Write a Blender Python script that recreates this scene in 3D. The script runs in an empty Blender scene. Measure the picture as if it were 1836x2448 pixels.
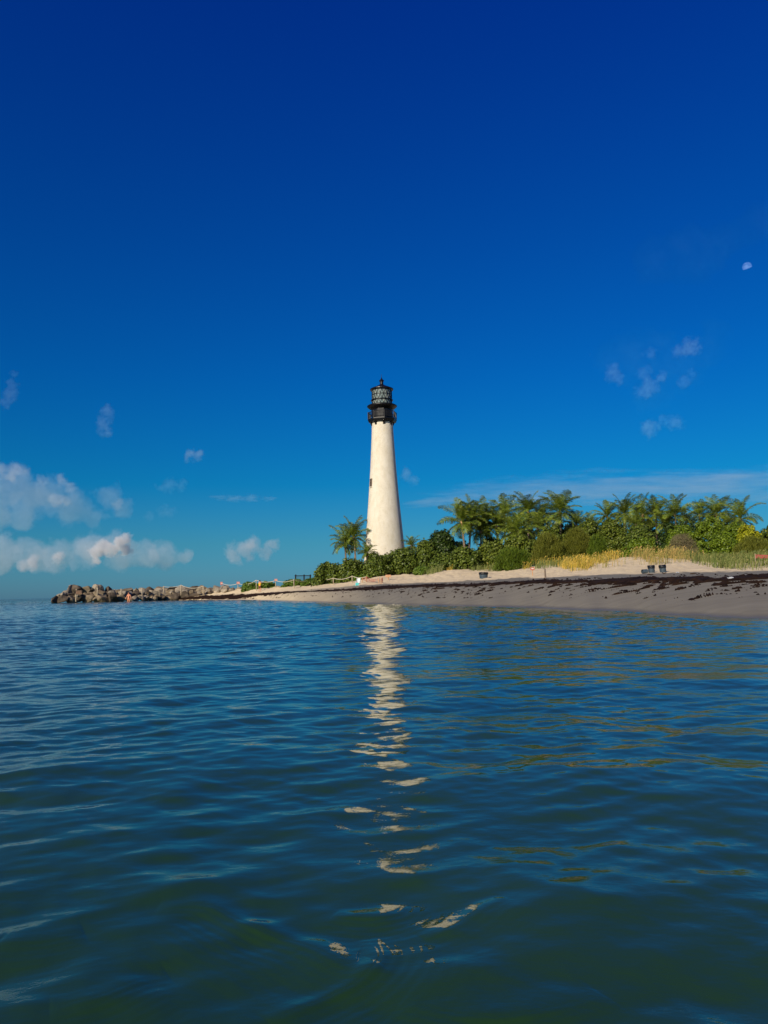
import bpy, bmesh, math, random
import numpy as np
from mathutils import Vector, Matrix
from mathutils.bvhtree import BVHTree
from mathutils import noise as mnoise

random.seed(7)
RNG = np.random.default_rng(7)
S = bpy.context.scene
COL = S.collection
R = math.radians
PI = math.pi

# ------------------------------------------------------------------ camera frame
# The photograph is 1836 x 2448; places were measured in it and turned into metres
# with the camera's height, pitch and roll.
F, CX, CY, EYE = 1900.0, 918.0, 1224.0, 0.85
PITCH, ROLL = math.atan(190.4 / F), R(1.1)
_f = Vector((0, math.cos(PITCH), math.sin(PITCH)))
_u = Vector((0, -math.sin(PITCH), math.cos(PITCH)))
_r = Vector((1, 0, 0))
RR = _r * math.cos(ROLL) - _u * math.sin(ROLL)
UU = _u * math.cos(ROLL) + _r * math.sin(ROLL)
CAM = Vector((0, 0, EYE))

def ray(x, y):
    return RR * ((x - CX) / F) + UU * ((CY - y) / F) + _f

def at(x, y, Y):
    """point at ground distance Y seen at photo pixel x, y"""
    d = ray(x, y)
    return CAM + d * (Y / d.y)

def hor(x):
    return 1414.4 - 0.0192 * (x - 918)

def px(Y):
    return Y / F           # metres per photo pixel at distance Y

# ------------------------------------------------------------------ tags, linking
def tag(o, label=None, cat=None, group=None, kind=None):
    if label: o['label'] = label
    if cat: o['category'] = cat
    if group: o['group'] = group
    if kind: o['kind'] = kind
    return o

def empty(name, loc, rz=0.0):
    o = bpy.data.objects.new(name, None)
    o.empty_display_size = 0.2
    o.location = loc
    o.rotation_euler = (0, 0, rz)
    COL.objects.link(o)
    return o

def link(name, me, mat, parent=None, smooth=False):
    o = bpy.data.objects.new(name, me)
    COL.objects.link(o)
    if mat is not None and not me.materials:
        me.materials.append(mat)
    if parent is not None:
        o.parent = parent
    if smooth and len(me.polygons):
        me.polygons.foreach_set('use_smooth', [True] * len(me.polygons))
    return o

def np_mesh(name, V, Fq, smooth=False):
    """fast mesh from arrays; Fq (n,k)"""
    V = np.asarray(V, dtype=np.float32); Fq = np.asarray(Fq, dtype=np.int32)
    me = bpy.data.meshes.new(name)
    n, k = Fq.shape
    me.vertices.add(len(V)); me.vertices.foreach_set('co', V.ravel())
    me.loops.add(n * k); me.loops.foreach_set('vertex_index', Fq.ravel())
    me.polygons.add(n)
    me.polygons.foreach_set('loop_start', np.arange(0, n * k, k, dtype=np.int32))
    try:
        me.polygons.foreach_set('loop_total', np.full(n, k, dtype=np.int32))
    except Exception:
        pass
    if smooth:
        me.polygons.foreach_set('use_smooth', np.ones(n, dtype=bool))
    me.update(calc_edges=True)
    me.validate()
    return me

class MB:
    """collects shapes, then links them as ONE mesh object"""
    def __init__(self): self.bm = bmesh.new()
    def box(self, c, s, rz=0.0, M=None, bevel=0.0):
        r = bmesh.ops.create_cube(self.bm, size=1.0)
        vs = r['verts']
        m = Matrix.Translation(Vector(c)) @ Matrix.Rotation(rz, 4, 'Z') @ Matrix.Diagonal((s[0], s[1], s[2], 1))
        if M is not None: m = M @ m
        bmesh.ops.transform(self.bm, matrix=m, verts=vs)
        if bevel:
            es = list({e for v in vs for e in v.link_edges})
            bmesh.ops.bevel(self.bm, geom=es, offset=bevel, segments=1, affect='EDGES')
        return self
    def tube(self, pts, r, n=8, cap=True, squash=1.0):
        pts = [Vector(p) for p in pts]
        rs = r if isinstance(r, (list, tuple)) else [r] * len(pts)
        rings = []
        up = Vector((0, 0, 1))
        for i, p in enumerate(pts):
            a = pts[max(i - 1, 0)]; b = pts[min(i + 1, len(pts) - 1)]
            t = (b - a).normalized()
            s = t.cross(up)
            if s.length < 1e-3: s = t.cross(Vector((0, 1, 0)))
            s.normalize(); q = s.cross(t)
            rings.append([self.bm.verts.new(p + (s * math.cos(2 * PI * k / n) + q * math.sin(2 * PI * k / n) * squash) * rs[i]) for k in range(n)])
        for i in range(len(rings) - 1):
            for k in range(n):
                self.bm.faces.new((rings[i][k], rings[i][(k + 1) % n], rings[i + 1][(k + 1) % n], rings[i + 1][k]))
        if cap:
            self.bm.faces.new(rings[0][::-1]); self.bm.faces.new(rings[-1])
        return self
    def lathe(self, prof, n=32, c=(0, 0, 0), rot=0.0, cap=True):
        c = Vector(c); rings = []
        for (r, z) in prof:
            rings.append([self.bm.verts.new(c + Vector((r * math.cos(2 * PI * k / n + rot), r * math.sin(2 * PI * k / n + rot), z))) for k in range(n)])
        for i in range(len(rings) - 1):
            for k in range(n):
                self.bm.faces.new((rings[i][k], rings[i][(k + 1) % n], rings[i + 1][(k + 1) % n], rings[i + 1][k]))
        if cap:
            self.bm.faces.new(rings[0][::-1]); self.bm.faces.new(rings[-1])
        return self
    def poly(self, pts):
        self.bm.faces.new([self.bm.verts.new(Vector(p)) for p in pts]); return self
    def build(self, name, mat, parent=None, smooth=False, loc=None, M=None):
        if M is not None: bmesh.ops.transform(self.bm, matrix=M, verts=self.bm.verts)
        bmesh.ops.recalc_face_normals(self.bm, faces=self.bm.faces)
        me = bpy.data.meshes.new(name)
        self.bm.to_mesh(me); self.bm.free()
        o = link(name, me, mat, parent, smooth)
        if loc is not None: o.location = loc
        return o

# ------------------------------------------------------------------ materials
def new_mat(name):
    m = bpy.data.materials.new(name); m.use_nodes = True
    nt = m.node_tree; b = nt.nodes['Principled BSDF']
    return m, nt, b

def N(nt, t, **kw):
    n = nt.nodes.new(t)
    for k, v in kw.items():
        if k in n.inputs: n.inputs[k].default_value = v
        else: setattr(n, k, v)
    return n

def c4(c): return (c[0], c[1], c[2], 1.0)

def ramp(nt, fac, stops):
    r = nt.nodes.new('ShaderNodeValToRGB')
    el = r.color_ramp.elements
    while len(el) > 1: el.remove(el[-1])
    el[0].position = stops[0][0]; el[0].color = c4(stops[0][1])
    for p, c in stops[1:]:
        e = el.new(p); e.color = c4(c)
    nt.links.new(fac, r.inputs['Fac'])
    return r.outputs['Color']

def mat_noise(name, c1, c2, scale=4.0, rough=0.7, bump=0.0, bscale=None, detail=5.0, spec=0.3, metallic=0.0, coord='Object'):
    m, nt, b = new_mat(name)
    tc = N(nt, 'ShaderNodeTexCoord')
    no = N(nt, 'ShaderNodeTexNoise', Scale=scale, Detail=detail)
    nt.links.new(tc.outputs[coord], no.inputs['Vector'])
    nt.links.new(ramp(nt, no.outputs['Fac'], [(0.35, c1), (0.68, c2)]), b.inputs['Base Color'])
    b.inputs['Roughness'].default_value = rough
    b.inputs['Specular IOR Level'].default_value = spec
    b.inputs['Metallic'].default_value = metallic
    if bump:
        n2 = N(nt, 'ShaderNodeTexNoise', Scale=bscale or scale * 4, Detail=6.0)
        nt.links.new(tc.outputs[coord], n2.inputs['Vector'])
        bp = N(nt, 'ShaderNodeBump', Strength=bump, Distance=0.05)
        nt.links.new(n2.outputs['Fac'], bp.inputs['Height'])
        nt.links.new(bp.outputs['Normal'], b.inputs['Normal'])
    return m

def mat_leaf(name, cols, rough=0.5, spec=0.35, fresh=(.97, 1.07)):
    m, nt, b = new_mat(name)
    g = N(nt, 'ShaderNodeNewGeometry')
    st = [(i / max(1, len(cols) - 1), (c[0] * fresh[0], c[1] * fresh[1], c[2])) for i, c in enumerate(cols)]
    nt.links.new(ramp(nt, g.outputs['Random Per Island'], st), b.inputs['Base Color'])
    b.inputs['Roughness'].default_value = rough
    b.inputs['Specular IOR Level'].default_value = spec
    return m

M = {}
M['black_iron'] = mat_noise('black_iron', (.004, .0045, .006), (.009, .009, .011), 3, .36, .12, 20)
M['rail_iron'] = mat_noise('rail_iron', (.010, .0105, .012), (.02, .02, .023), 5, .45)
M['post_wood'] = mat_noise('post_wood', (.38, .31, .21), (.52, .44, .32), 6, .85, .3, 30)
M['dark_wood'] = mat_noise('dark_wood', (.16, .12, .085), (.24, .19, .14), 5, .85, .3, 30)
M['rope'] = mat_noise('rope', (.62, .56, .42), (.74, .68, .54), 12, .9)
M['red_sign'] = mat_noise('red_sign', (.40, .09, .06), (.48, .13, .09), 6, .6)
M['pink_sign'] = mat_noise('pink_sign', (.42, .14, .12), (.50, .2, .16), 6, .6)
M['pale_mark'] = mat_noise('pale_mark', (.62, .56, .48), (.72, .66, .58), 8, .6)
M['brown_sign'] = mat_noise('brown_sign', (.045, .03, .02), (.07, .045, .03), 5, .6)
M['tan_board'] = mat_noise('tan_board', (.46, .24, .12), (.56, .32, .18), 5, .7)
M['orange_net'] = mat_noise('orange_net', (.42, .09, .06), (.52, .14, .09), 9, .6)
M['red_tape'] = mat_noise('red_tape', (.42, .06, .08), (.50, .09, .10), 9, .5)
M['barrel'] = mat_noise('barrel', (.035, .055, .075), (.055, .08, .10), 6, .5, .1, 15)
M['bag'] = mat_noise('bag', (.006, .007, .010), (.014, .015, .018), 9, .3, .4, 25)
M['white_cloth'] = mat_noise('white_cloth', (.70, .74, .72), (.82, .84, .82), 6, .8)
M['turq'] = mat_noise('turq', (.05, .42, .42), (.10, .52, .50), 6, .7)
M['plastic_white'] = mat_noise('plastic_white', (.40, .42, .45), (.58, .60, .62), 6, .35)
M['skin'] = mat_noise('skin', (.52, .23, .13), (.60, .29, .17), 9, .55)
M['skin_sun'] = mat_noise('skin_sun', (.66, .26, .13), (.76, .33, .18), 9, .5)
M['hair'] = mat_noise('hair', (.035, .015, .010), (.07, .03, .02), 20, .5)
M['shirt'] = mat_noise('shirt', (.78, .40, .015), (.86, .48, .03), 9, .8)
M['shorts'] = mat_noise('shorts', (.10, .025, .018), (.15, .04, .025), 9, .8)
M['swimwear'] = mat_noise('swimwear', (.62, .16, .06), (.70, .22, .10), 9, .6)
M['trunk'] = mat_noise('trunk', (.15, .11, .08), (.27, .21, .15), 5, .9, .4, 18)
M['stem'] = mat_noise('stem', (.09, .065, .045), (.16, .12, .085), 6, .9)
M['seaweed'] = mat_noise('seaweed', (.010, .0055, .0035), (.034, .018, .010), 2.5, .9, .6, 14, spec=.08)
M['rock_tan'] = mat_noise('rock_tan', (.14, .105, .066), (.29, .235, .155), 1.6, .9, .55, 5)
M['rock_grey'] = mat_noise('rock_grey', (.17, .145, .105), (.37, .315, .235), 1.4, .9, .55, 5)
M['rock_dark'] = mat_noise('rock_dark', (.045, .036, .026), (.13, .10, .07), 1.6, .85, .55, 5)
# foliage
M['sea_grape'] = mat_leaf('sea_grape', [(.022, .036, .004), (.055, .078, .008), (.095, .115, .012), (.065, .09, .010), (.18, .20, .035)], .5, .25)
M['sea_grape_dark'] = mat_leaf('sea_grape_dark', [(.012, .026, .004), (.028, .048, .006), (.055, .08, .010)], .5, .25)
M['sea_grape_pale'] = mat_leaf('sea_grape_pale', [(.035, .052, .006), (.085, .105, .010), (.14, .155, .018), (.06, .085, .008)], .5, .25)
M['cedar'] = mat_leaf('cedar', [(.03, .055, .004), (.075, .11, .006), (.12, .15, .010)], .6, .2)
M['feather'] = mat_leaf('feather', [(.06, .07, .008), (.12, .12, .012), (.17, .16, .02)], .6, .2)
M['bright'] = mat_leaf('bright', [(.05, .08, .004), (.10, .14, .006), (.16, .20, .010)], .5, .3)
M['yellowgreen'] = mat_leaf('yellowgreen', [(.15, .16, .006), (.26, .25, .008), (.34, .30, .012)], .5, .3)
M['drybush'] = mat_leaf('drybush', [(.11, .10, .05), (.17, .145, .075), (.21, .18, .10)], .8, .1, (1, 1))
M['creeper'] = mat_leaf('creeper', [(.05, .09, .008), (.09, .14, .012), (.13, .17, .02)], .5, .3)
M['palm'] = mat_leaf('palm', [(.035, .055, .006), (.09, .13, .010), (.165, .20, .018), (.12, .16, .012), (.30, .29, .06)], .5, .3)
M['gold_grass'] = mat_leaf('gold_grass', [(.09, .11, .012), (.20, .18, .02), (.40, .27, .03), (.52, .34, .05), (.58, .40, .09), (.14, .15, .02)], .7, .2, (1, 1))
M['tan_grass'] = mat_leaf('tan_grass', [(.13, .14, .03), (.20, .18, .045), (.34, .24, .07), (.42, .28, .09)], .7, .2, (1, 1))
M['green_grass'] = mat_leaf('green_grass', [(.06, .085, .018), (.10, .12, .028), (.16, .16, .045), (.22, .19, .07)], .7, .2)

# lighthouse plaster: whitewashed brick with courses and old stains
def mat_tower():
    m, nt, b = new_mat('whitewashed_brick')
    tc = N(nt, 'ShaderNodeTexCoord'); L = nt.links.new
    n1 = N(nt, 'ShaderNodeTexNoise', Scale=0.55, Detail=6.0, Roughness=.65)
    L(tc.outputs['Object'], n1.inputs['Vector'])
    base = ramp(nt, n1.outputs['Fac'], [(.30, (.69, .63, .49)), (.52, (.755, .70, .565)), (.72, (.775, .73, .61))])
    mp = N(nt, 'ShaderNodeMapping'); mp.inputs['Scale'].default_value = (1.2, 1.2, .45)
    L(tc.outputs['Object'], mp.inputs['Vector'])
    n2 = N(nt, 'ShaderNodeTexNoise', Scale=1.6, Detail=7.0)
    L(mp.outputs['Vector'], n2.inputs['Vector'])
    st = ramp(nt, n2.outputs['Fac'], [(.36, (.93, .92, .89)), (.56, (1, 1, 1))])
    mx = N(nt, 'ShaderNodeMix', data_type='RGBA', blend_type='MULTIPLY'); mx.inputs[0].default_value = 1
    L(base, mx.inputs[6]); L(st, mx.inputs[7])
    n4 = N(nt, 'ShaderNodeTexNoise', Scale=9.0, Detail=4.0)
    L(tc.outputs['Object'], n4.inputs['Vector'])
    sp = ramp(nt, n4.outputs['Fac'], [(.33, (.80, .77, .70)), (.43, (1, 1, 1))])
    mx2 = N(nt, 'ShaderNodeMix', data_type='RGBA', blend_type='MULTIPLY'); mx2.inputs[0].default_value = .8
    L(mx.outputs[2], mx2.inputs[6]); L(sp, mx2.inputs[7])
    L(mx2.outputs[2], b.inputs['Base Color'])
    b.inputs['Roughness'].default_value = .85; b.inputs['Specular IOR Level'].default_value = .2
    uv = N(nt, 'ShaderNodeUVMap')
    br = N(nt, 'ShaderNodeTexBrick', Scale=1.0); br.inputs['Mortar Size'].default_value = .014
    br.inputs['Brick Width'].default_value = .26; br.inputs['Row Height'].default_value = .09
    L(uv.outputs['UV'], br.inputs['Vector'])
    n3 = N(nt, 'ShaderNodeTexNoise', Scale=5.0, Detail=8.0)
    L(tc.outputs['Object'], n3.inputs['Vector'])
    ad = N(nt, 'ShaderNodeMath', operation='MULTIPLY_ADD'); ad.inputs[1].default_value = 1.6
    L(n3.outputs['Fac'], ad.inputs[0]); L(br.outputs['Fac'], ad.inputs[2])
    bp = N(nt, 'ShaderNodeBump', Strength=.5, Distance=.04)
    L(ad.outputs[0], bp.inputs['Height']); L(bp.outputs['Normal'], b.inputs['Normal'])
    return m
M['tower'] = mat_tower()

def mat_pane():
    m, nt, b = new_mat('lantern_glass')
    g = N(nt, 'ShaderNodeNewGeometry')
    nt.links.new(ramp(nt, g.outputs['Random Per Island'], [(0, (.17, .21, .185)), (.5, (.21, .25, .215)), (.93, (.25, .28, .235)), (1, (.42, .45, .37))]), b.inputs['Base Color'])
    b.inputs['Roughness'].default_value = .13; b.inputs['Specular IOR Level'].default_value = .8
    return m
M['pane'] = mat_pane()

# ------------------------------------------------------------------ terrain (beach and dune)
KX = [385, 420, 500, 580, 620, 700, 800, 900, 1000, 1100, 1200, 1300, 1400, 1500, 1600, 1700, 1836, 2300, 2900]
SH = [1436, 1435, 1434, 1433.5, 1434, 1437, 1440, 1443, 1446, 1448, 1450, 1453, 1458, 1461, 1469, 1475, 1479]
D1k = [1615 / (s - hor(x)) for x, s in zip(KX, SH)] + [14.5, 11.5]
WLr = [1436, 1434.5, 1432, 1431, 1427, 1419, 1414.5, 1412, 1409, 1407, 1405, 1400, 1398, 1397, 1400, 1395, 1394]
WTr = [1436, 1428, 1424.5, 1421, 1419, 1414, 1409, 1403, 1400, 1396, 1392, 1389, 1386, 1383, 1380, 1377, 1376]
Br_ = [1436, 1427, 1423, 1419.5, 1418, 1412.5, 1405, 1397, 1395, 1390, 1385.5, 1381, 1377.5, 1374, 1371, 1369, 1368]
Vr_ = [1436, 1424, 1415, 1408, 1406, 1404, 1397, 1381, 1374, 1361, 1366, 1352, 1350, 1332, 1334, 1344, 1338]
def ek(rows):
    e = [hor(x) - y for x, y in zip(KX, rows)]
    return e + [e[-1], e[-1]]
DWL = [142, 148.5, 141, 130.5, 121, 97, 79, 66, 57, 52, 47.5, 43.5, 39.5, 37, 33, 31.5, 29, 22, 17]
DWT = [143, 151, 144, 135, 125, 102, 85, 73, 64, 58, 53, 48, 44, 41, 38, 36, 33.5, 26, 21]
DB = [144, 152.5, 146, 138, 129, 109, 98, 93, 89, 85, 80, 75, 70, 67, 64, 62, 60, 50, 42]
DV = [145, 154, 151, 144, 139, 128, 119, 113, 112, 112, 108, 104, 100, 98, 95, 92, 90, 82, 74]

def sinterp(xs, kx, ky, w=26):
    xs = np.asarray(xs, float); o = np.linspace(-w, w, 9); g = np.exp(-(o / (w * .6)) ** 2); g /= g.sum()
    return sum(gi * np.interp(xs + oi, kx, ky) for gi, oi in zip(g, o))

RAYX = np.array([RR.x, RR.y, RR.z]); RAYU = np.array([UU.x, UU.y, UU.z]); RAYF = np.array([_f.x, _f.y, _f.z])
def at_np(x, y, Y):
    d = ((x - CX) / F)[..., None] * RAYX + ((CY - y) / F)[..., None] * RAYU + RAYF
    p = d * (Y / d[..., 1])[..., None]
    p[..., 2] += EYE
    return p

def curves(xs):
    """control curves of the land for photo columns xs -> (K, n, 3)"""
    xs = np.asarray(xs, float)
    h = hor(xs)
    out = []
    D1 = sinterp(xs, KX, D1k)
    D1 = D1 * (1 + .012 * np.sin(xs * .031) + .010 * np.sin(xs * .083 + 1))
    def bydist(Y, z):
        p = at_np(xs, h, Y); p[:, 2] = z; return p
    out.append(bydist(D1 * .45, np.full_like(xs, -2.2)))
    out.append(bydist(D1, np.zeros_like(xs)))
    for rows, DD in ((WLr, DWL), (WTr, DWT), (Br_, DB), (Vr_, DV)):
        e = sinterp(xs, KX, ek(rows)); Y = sinterp(xs, KX, DD)
        out.append(at_np(xs, h - e, Y))
    end = np.clip((430 - xs) / 45, 0, 1)
    for k in range(2, 6): out[k][:, 2] -= end * 1.2
    left = np.clip((720 - xs) / 170, 0, 1)
    zv, Yv = out[5][:, 2], out[5][:, 1]
    for dY, dz, dL in ((10, .55, 2.5), (40, 1.0, 6.0), (160, 1.2, 14.0)):
        p = bydist(Yv + dY * (1 - left) + dL * left, 0 * xs)
        p[:, 2] = (np.minimum(zv + dz, np.maximum(zv, 4.6))) * (1 - left) + left * (zv - .25 * dL) - end * 1.0
        out.append(p)
    return np.stack(out)

def fbm2(x, y, s, seed=0, octv=4):
    """cheap smooth value noise, vectorised"""
    r = np.random.default_rng(100 + seed); tot = 0; amp = 1; nrm = 0
    for o in range(octv):
        T = r.random((64, 64))
        u = x * s + r.random() * 60; v = y * s + r.random() * 60
        i = np.floor(u).astype(int); j = np.floor(v).astype(int)
        fu = u - i; fv = v - j
        fu = fu * fu * (3 - 2 * fu); fv = fv * fv * (3 - 2 * fv)
        a = T[i % 64, j % 64]; b = T[(i + 1) % 64, j % 64]; c = T[i % 64, (j + 1) % 64]; d = T[(i + 1) % 64, (j + 1) % 64]
        tot = tot + amp * ((a * (1 - fu) + b * fu) * (1 - fv) + (c * (1 - fu) + d * fu) * fv)
        nrm += amp; amp *= .5; s *= 2.03
    return tot / nrm

def land(xs, ts):
    """terrain points for columns xs (n) and curve parameters ts (m) -> (m, n, 3)"""
    C = curves(xs); K = len(C)
    acc = 0
    for off, w in ((-.22, .2), (-.1, .2), (0, .2), (.1, .2), (.22, .2)):
        t = np.clip(ts + off * (ts > .3), 0, K - 1.0001)
        i = np.floor(t).astype(int); f = (t - i)[:, None, None]
        acc = acc + w * (C[i] * (1 - f) + C[i + 1] * f)
    P = acc
    tt = ts[:, None]
    lump = np.clip((tt - 3.6) / .8, 0, 1)
    P[..., 2] += lump * (fbm2(P[..., 0], P[..., 1], .35, 1) - .5) * .55 * np.clip((tt - 3.4) / 2, .25, 1)
    P[..., 2] += lump * (fbm2(P[..., 0], P[..., 1], 1.6, 2, 3) - .5) * .30
    P[..., 2] += np.clip((tt - 1.4), 0, 1) * (fbm2(P[..., 0], P[..., 1], .5, 3, 3) - .5) * .06
    return P

LX = np.concatenate([np.arange(385, 1900, 3.0), np.arange(1900, 2900, 14.0)])
LT = np.concatenate([np.linspace(0, 1, 8)[:-1], np.linspace(1, 3.6, 40)[:-1], np.linspace(3.6, 6, 56)[:-1], np.linspace(6, 8, 14)])
LP = land(LX, LT)
m_, n_ = LP.shape[:2]
def grid_faces(m, n):
    i = np.arange(m - 1)[:, None]; j = np.arange(n - 1)[None]
    a = i * n + j
    return np.stack([a, a + 1, a + n + 1, a + n], -1).reshape(-1, 4)
LF = grid_faces(m_, n_)
beach_me = np_mesh('beach', LP.reshape(-1, 3), LF, True)
# dampness of the sand: wet up to the wash line, damp to the last tide
TT = np.repeat(LT[:, None], n_, 1); XX = np.repeat(LX[None], m_, 0)
edge = 4.0 + (fbm2(LP[..., 0], LP[..., 1], .5, 5) - .5) * .5 + np.clip((XX - 1580) / 250, 0, 1) * (fbm2(LP[..., 0], LP[..., 1], .12, 6, 2) - .35) * 1.3
damp = np.clip((edge - TT) / .10, 0, 1) * np.clip((XX - 560) / 330, .18, 1)
wet = np.clip((1.13 - TT) / .10, 0, 1)
for nm, arr in (('damp', damp), ('wet', wet)):
    at_ = beach_me.attributes.new(nm, 'FLOAT', 'POINT'); at_.data.foreach_set('value', arr.ravel().astype(np.float32))

def mat_sand():
    m, nt, b = new_mat('sand'); L = nt.links.new
    tc = N(nt, 'ShaderNodeTexCoord')
    n1 = N(nt, 'ShaderNodeTexNoise', Scale=.5, Detail=8.0, Roughness=.62)
    L(tc.outputs['Object'], n1.inputs['Vector'])
    dry = ramp(nt, n1.outputs['Fac'], [(.3, (.68, .55, .335)), (.7, (.80, .66, .425))])
    mps = N(nt, 'ShaderNodeMapping'); mps.inputs['Scale'].default_value = (.12, .9, 1); mps.inputs['Rotation'].default_value = (0, 0, .5); L(tc.outputs['Object'], mps.inputs['Vector'])
    n5 = N(nt, 'ShaderNodeTexNoise', Scale=1.2, Detail=7.0, Roughness=.7); L(mps.outputs['Vector'], n5.inputs['Vector'])
    dmp = ramp(nt, n5.outputs['Fac'], [(.3, (.165, .150, .116)), (.5, (.20, .184, .144)), (.7, (.23, .212, .168))])
    a1 = N(nt, 'ShaderNodeAttribute', attribute_name='damp'); a2 = N(nt, 'ShaderNodeAttribute', attribute_name='wet')
    mx = N(nt, 'ShaderNodeMix', data_type='RGBA'); L(a1.outputs['Fac'], mx.inputs[0]); L(dry, mx.inputs[6]); L(dmp, mx.inputs[7])
    mx2 = N(nt, 'ShaderNodeMix', data_type='RGBA'); L(a2.outputs['Fac'], mx2.inputs[0]); L(mx.outputs[2], mx2.inputs[6]); mx2.inputs[7].default_value = (.10, .092, .066, 1)
    L(mx2.outputs[2], b.inputs['Base Color'])
    rg = N(nt, 'ShaderNodeMapRange'); L(a2.outputs['Fac'], rg.inputs['Value']); rg.inputs['To Min'].default_value = .9; rg.inputs['To Max'].default_value = .18
    L(rg.outputs[0], b.inputs['Roughness']); b.inputs['Specular IOR Level'].default_value = .25
    n2 = N(nt, 'ShaderNodeTexNoise', Scale=2.2, Detail=8.0); L(tc.outputs['Object'], n2.inputs['Vector'])
    s = N(nt, 'ShaderNodeMath', operation='MULTIPLY_ADD'); L(a1.outputs['Fac'], s.inputs[0]); s.inputs[1].default_value = -.32; s.inputs[2].default_value = .42
    bp = N(nt, 'ShaderNodeBump', Distance=.22); L(s.outputs[0], bp.inputs['Strength'])
    L(n2.outputs['Fac'], bp.inputs['Height']); L(bp.outputs['Normal'], b.inputs['Normal'])
    return m
M['sand'] = mat_sand()
tag(link('beach', beach_me, M['sand']), kind='structure')
BVH = BVHTree.FromPolygons([Vector(v) for v in LP.reshape(-1, 3).tolist()], LF.tolist())

def ground_px(x, y):
    h = BVH.ray_cast(CAM, ray(x, y).normalized())
    return h[0] if h[0] is not None else None

def ground_at(X, Y, default=0.0):
    h = BVH.ray_cast(Vector((X, Y, 60)), Vector((0, 0, -1)))
    return h[0].z if h[0] is not None else default

def on_land(x, y, Ymax=200):
    """ground point at pixel; if the pixel is above the land take the nearest row that hits"""
    for k in range(60):
        p = ground_px(x, y + k)
        if p is not None and p.y < Ymax: return p
    return at(x, y, 100)

# seaweed wrack: mounds that rise through the sand where the drift is thick
SX = np.arange(424, 2300, 1.6); ST = np.linspace(1.35, 3.5, 120)
SP = land(SX, ST)
tt = ST[:, None]; xx = SX[None]
band = np.exp(-((tt - (2.62 + .1 * np.sin(xx * .021) + .06 * np.sin(xx * .007))) / (.36 + .10 * np.sin(xx * .013 + 2) + .05 * np.sin(xx * .05))) ** 2)
right = np.clip((xx - 860) / 240, 0, 1)
scat = np.exp(-((tt - 2.05) / .5) ** 2) * right
uu = np.cumsum(np.linalg.norm(np.diff(SP[60], axis=0, prepend=SP[60][:1]), axis=1))[None] * np.ones_like(tt)   # metres along the shore
vv = SP[..., 1] * 1.0
n1 = fbm2(uu + vv * .25, vv * 2.6, .42, 11, 4); n2 = fbm2(uu, vv * 1.4, 2.2, 12, 4); n3 = fbm2(uu + vv * .4, vv * 3.2, 1.25, 13, 4)
hgt = .34 * (band * 1.05 + (n1 - .5) * 1.5 + (n2 - .5) * .9 - .58 + .42 * np.clip((760 - xx) / 160, 0, 1))
hs = .34 * (scat * .40 + (n1 - .5) * .9 + (n3 - .5) * 1.9 - .665)
few = .30 * ((n3 - .5) * 1.6 + (n2 - .5) * 1.6 - .61 + .10 * right * np.exp(-((tt - 1.75) / .5) ** 2))
off = np.maximum(np.maximum(hgt, hs), few)
off = np.minimum(off, (.035 + .075 * n2) * (1 + 1.2 * np.clip((700 - xx) / 200, 0, 1)))
off = np.where((tt < 1.4) | (tt > 3.45), -.08, off)
SP[..., 2] += np.maximum(off, -.10)
keep = off > -.05
sf = grid_faces(*SP.shape[:2])
sf = sf[keep.ravel()[sf].any(1)]
tag(link('seaweed', np_mesh('seaweed', SP.reshape(-1, 3), sf, True), M['seaweed']),
    'dark brown seaweed wrack drifted in a long band across the beach', 'seaweed', kind='stuff')

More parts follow.
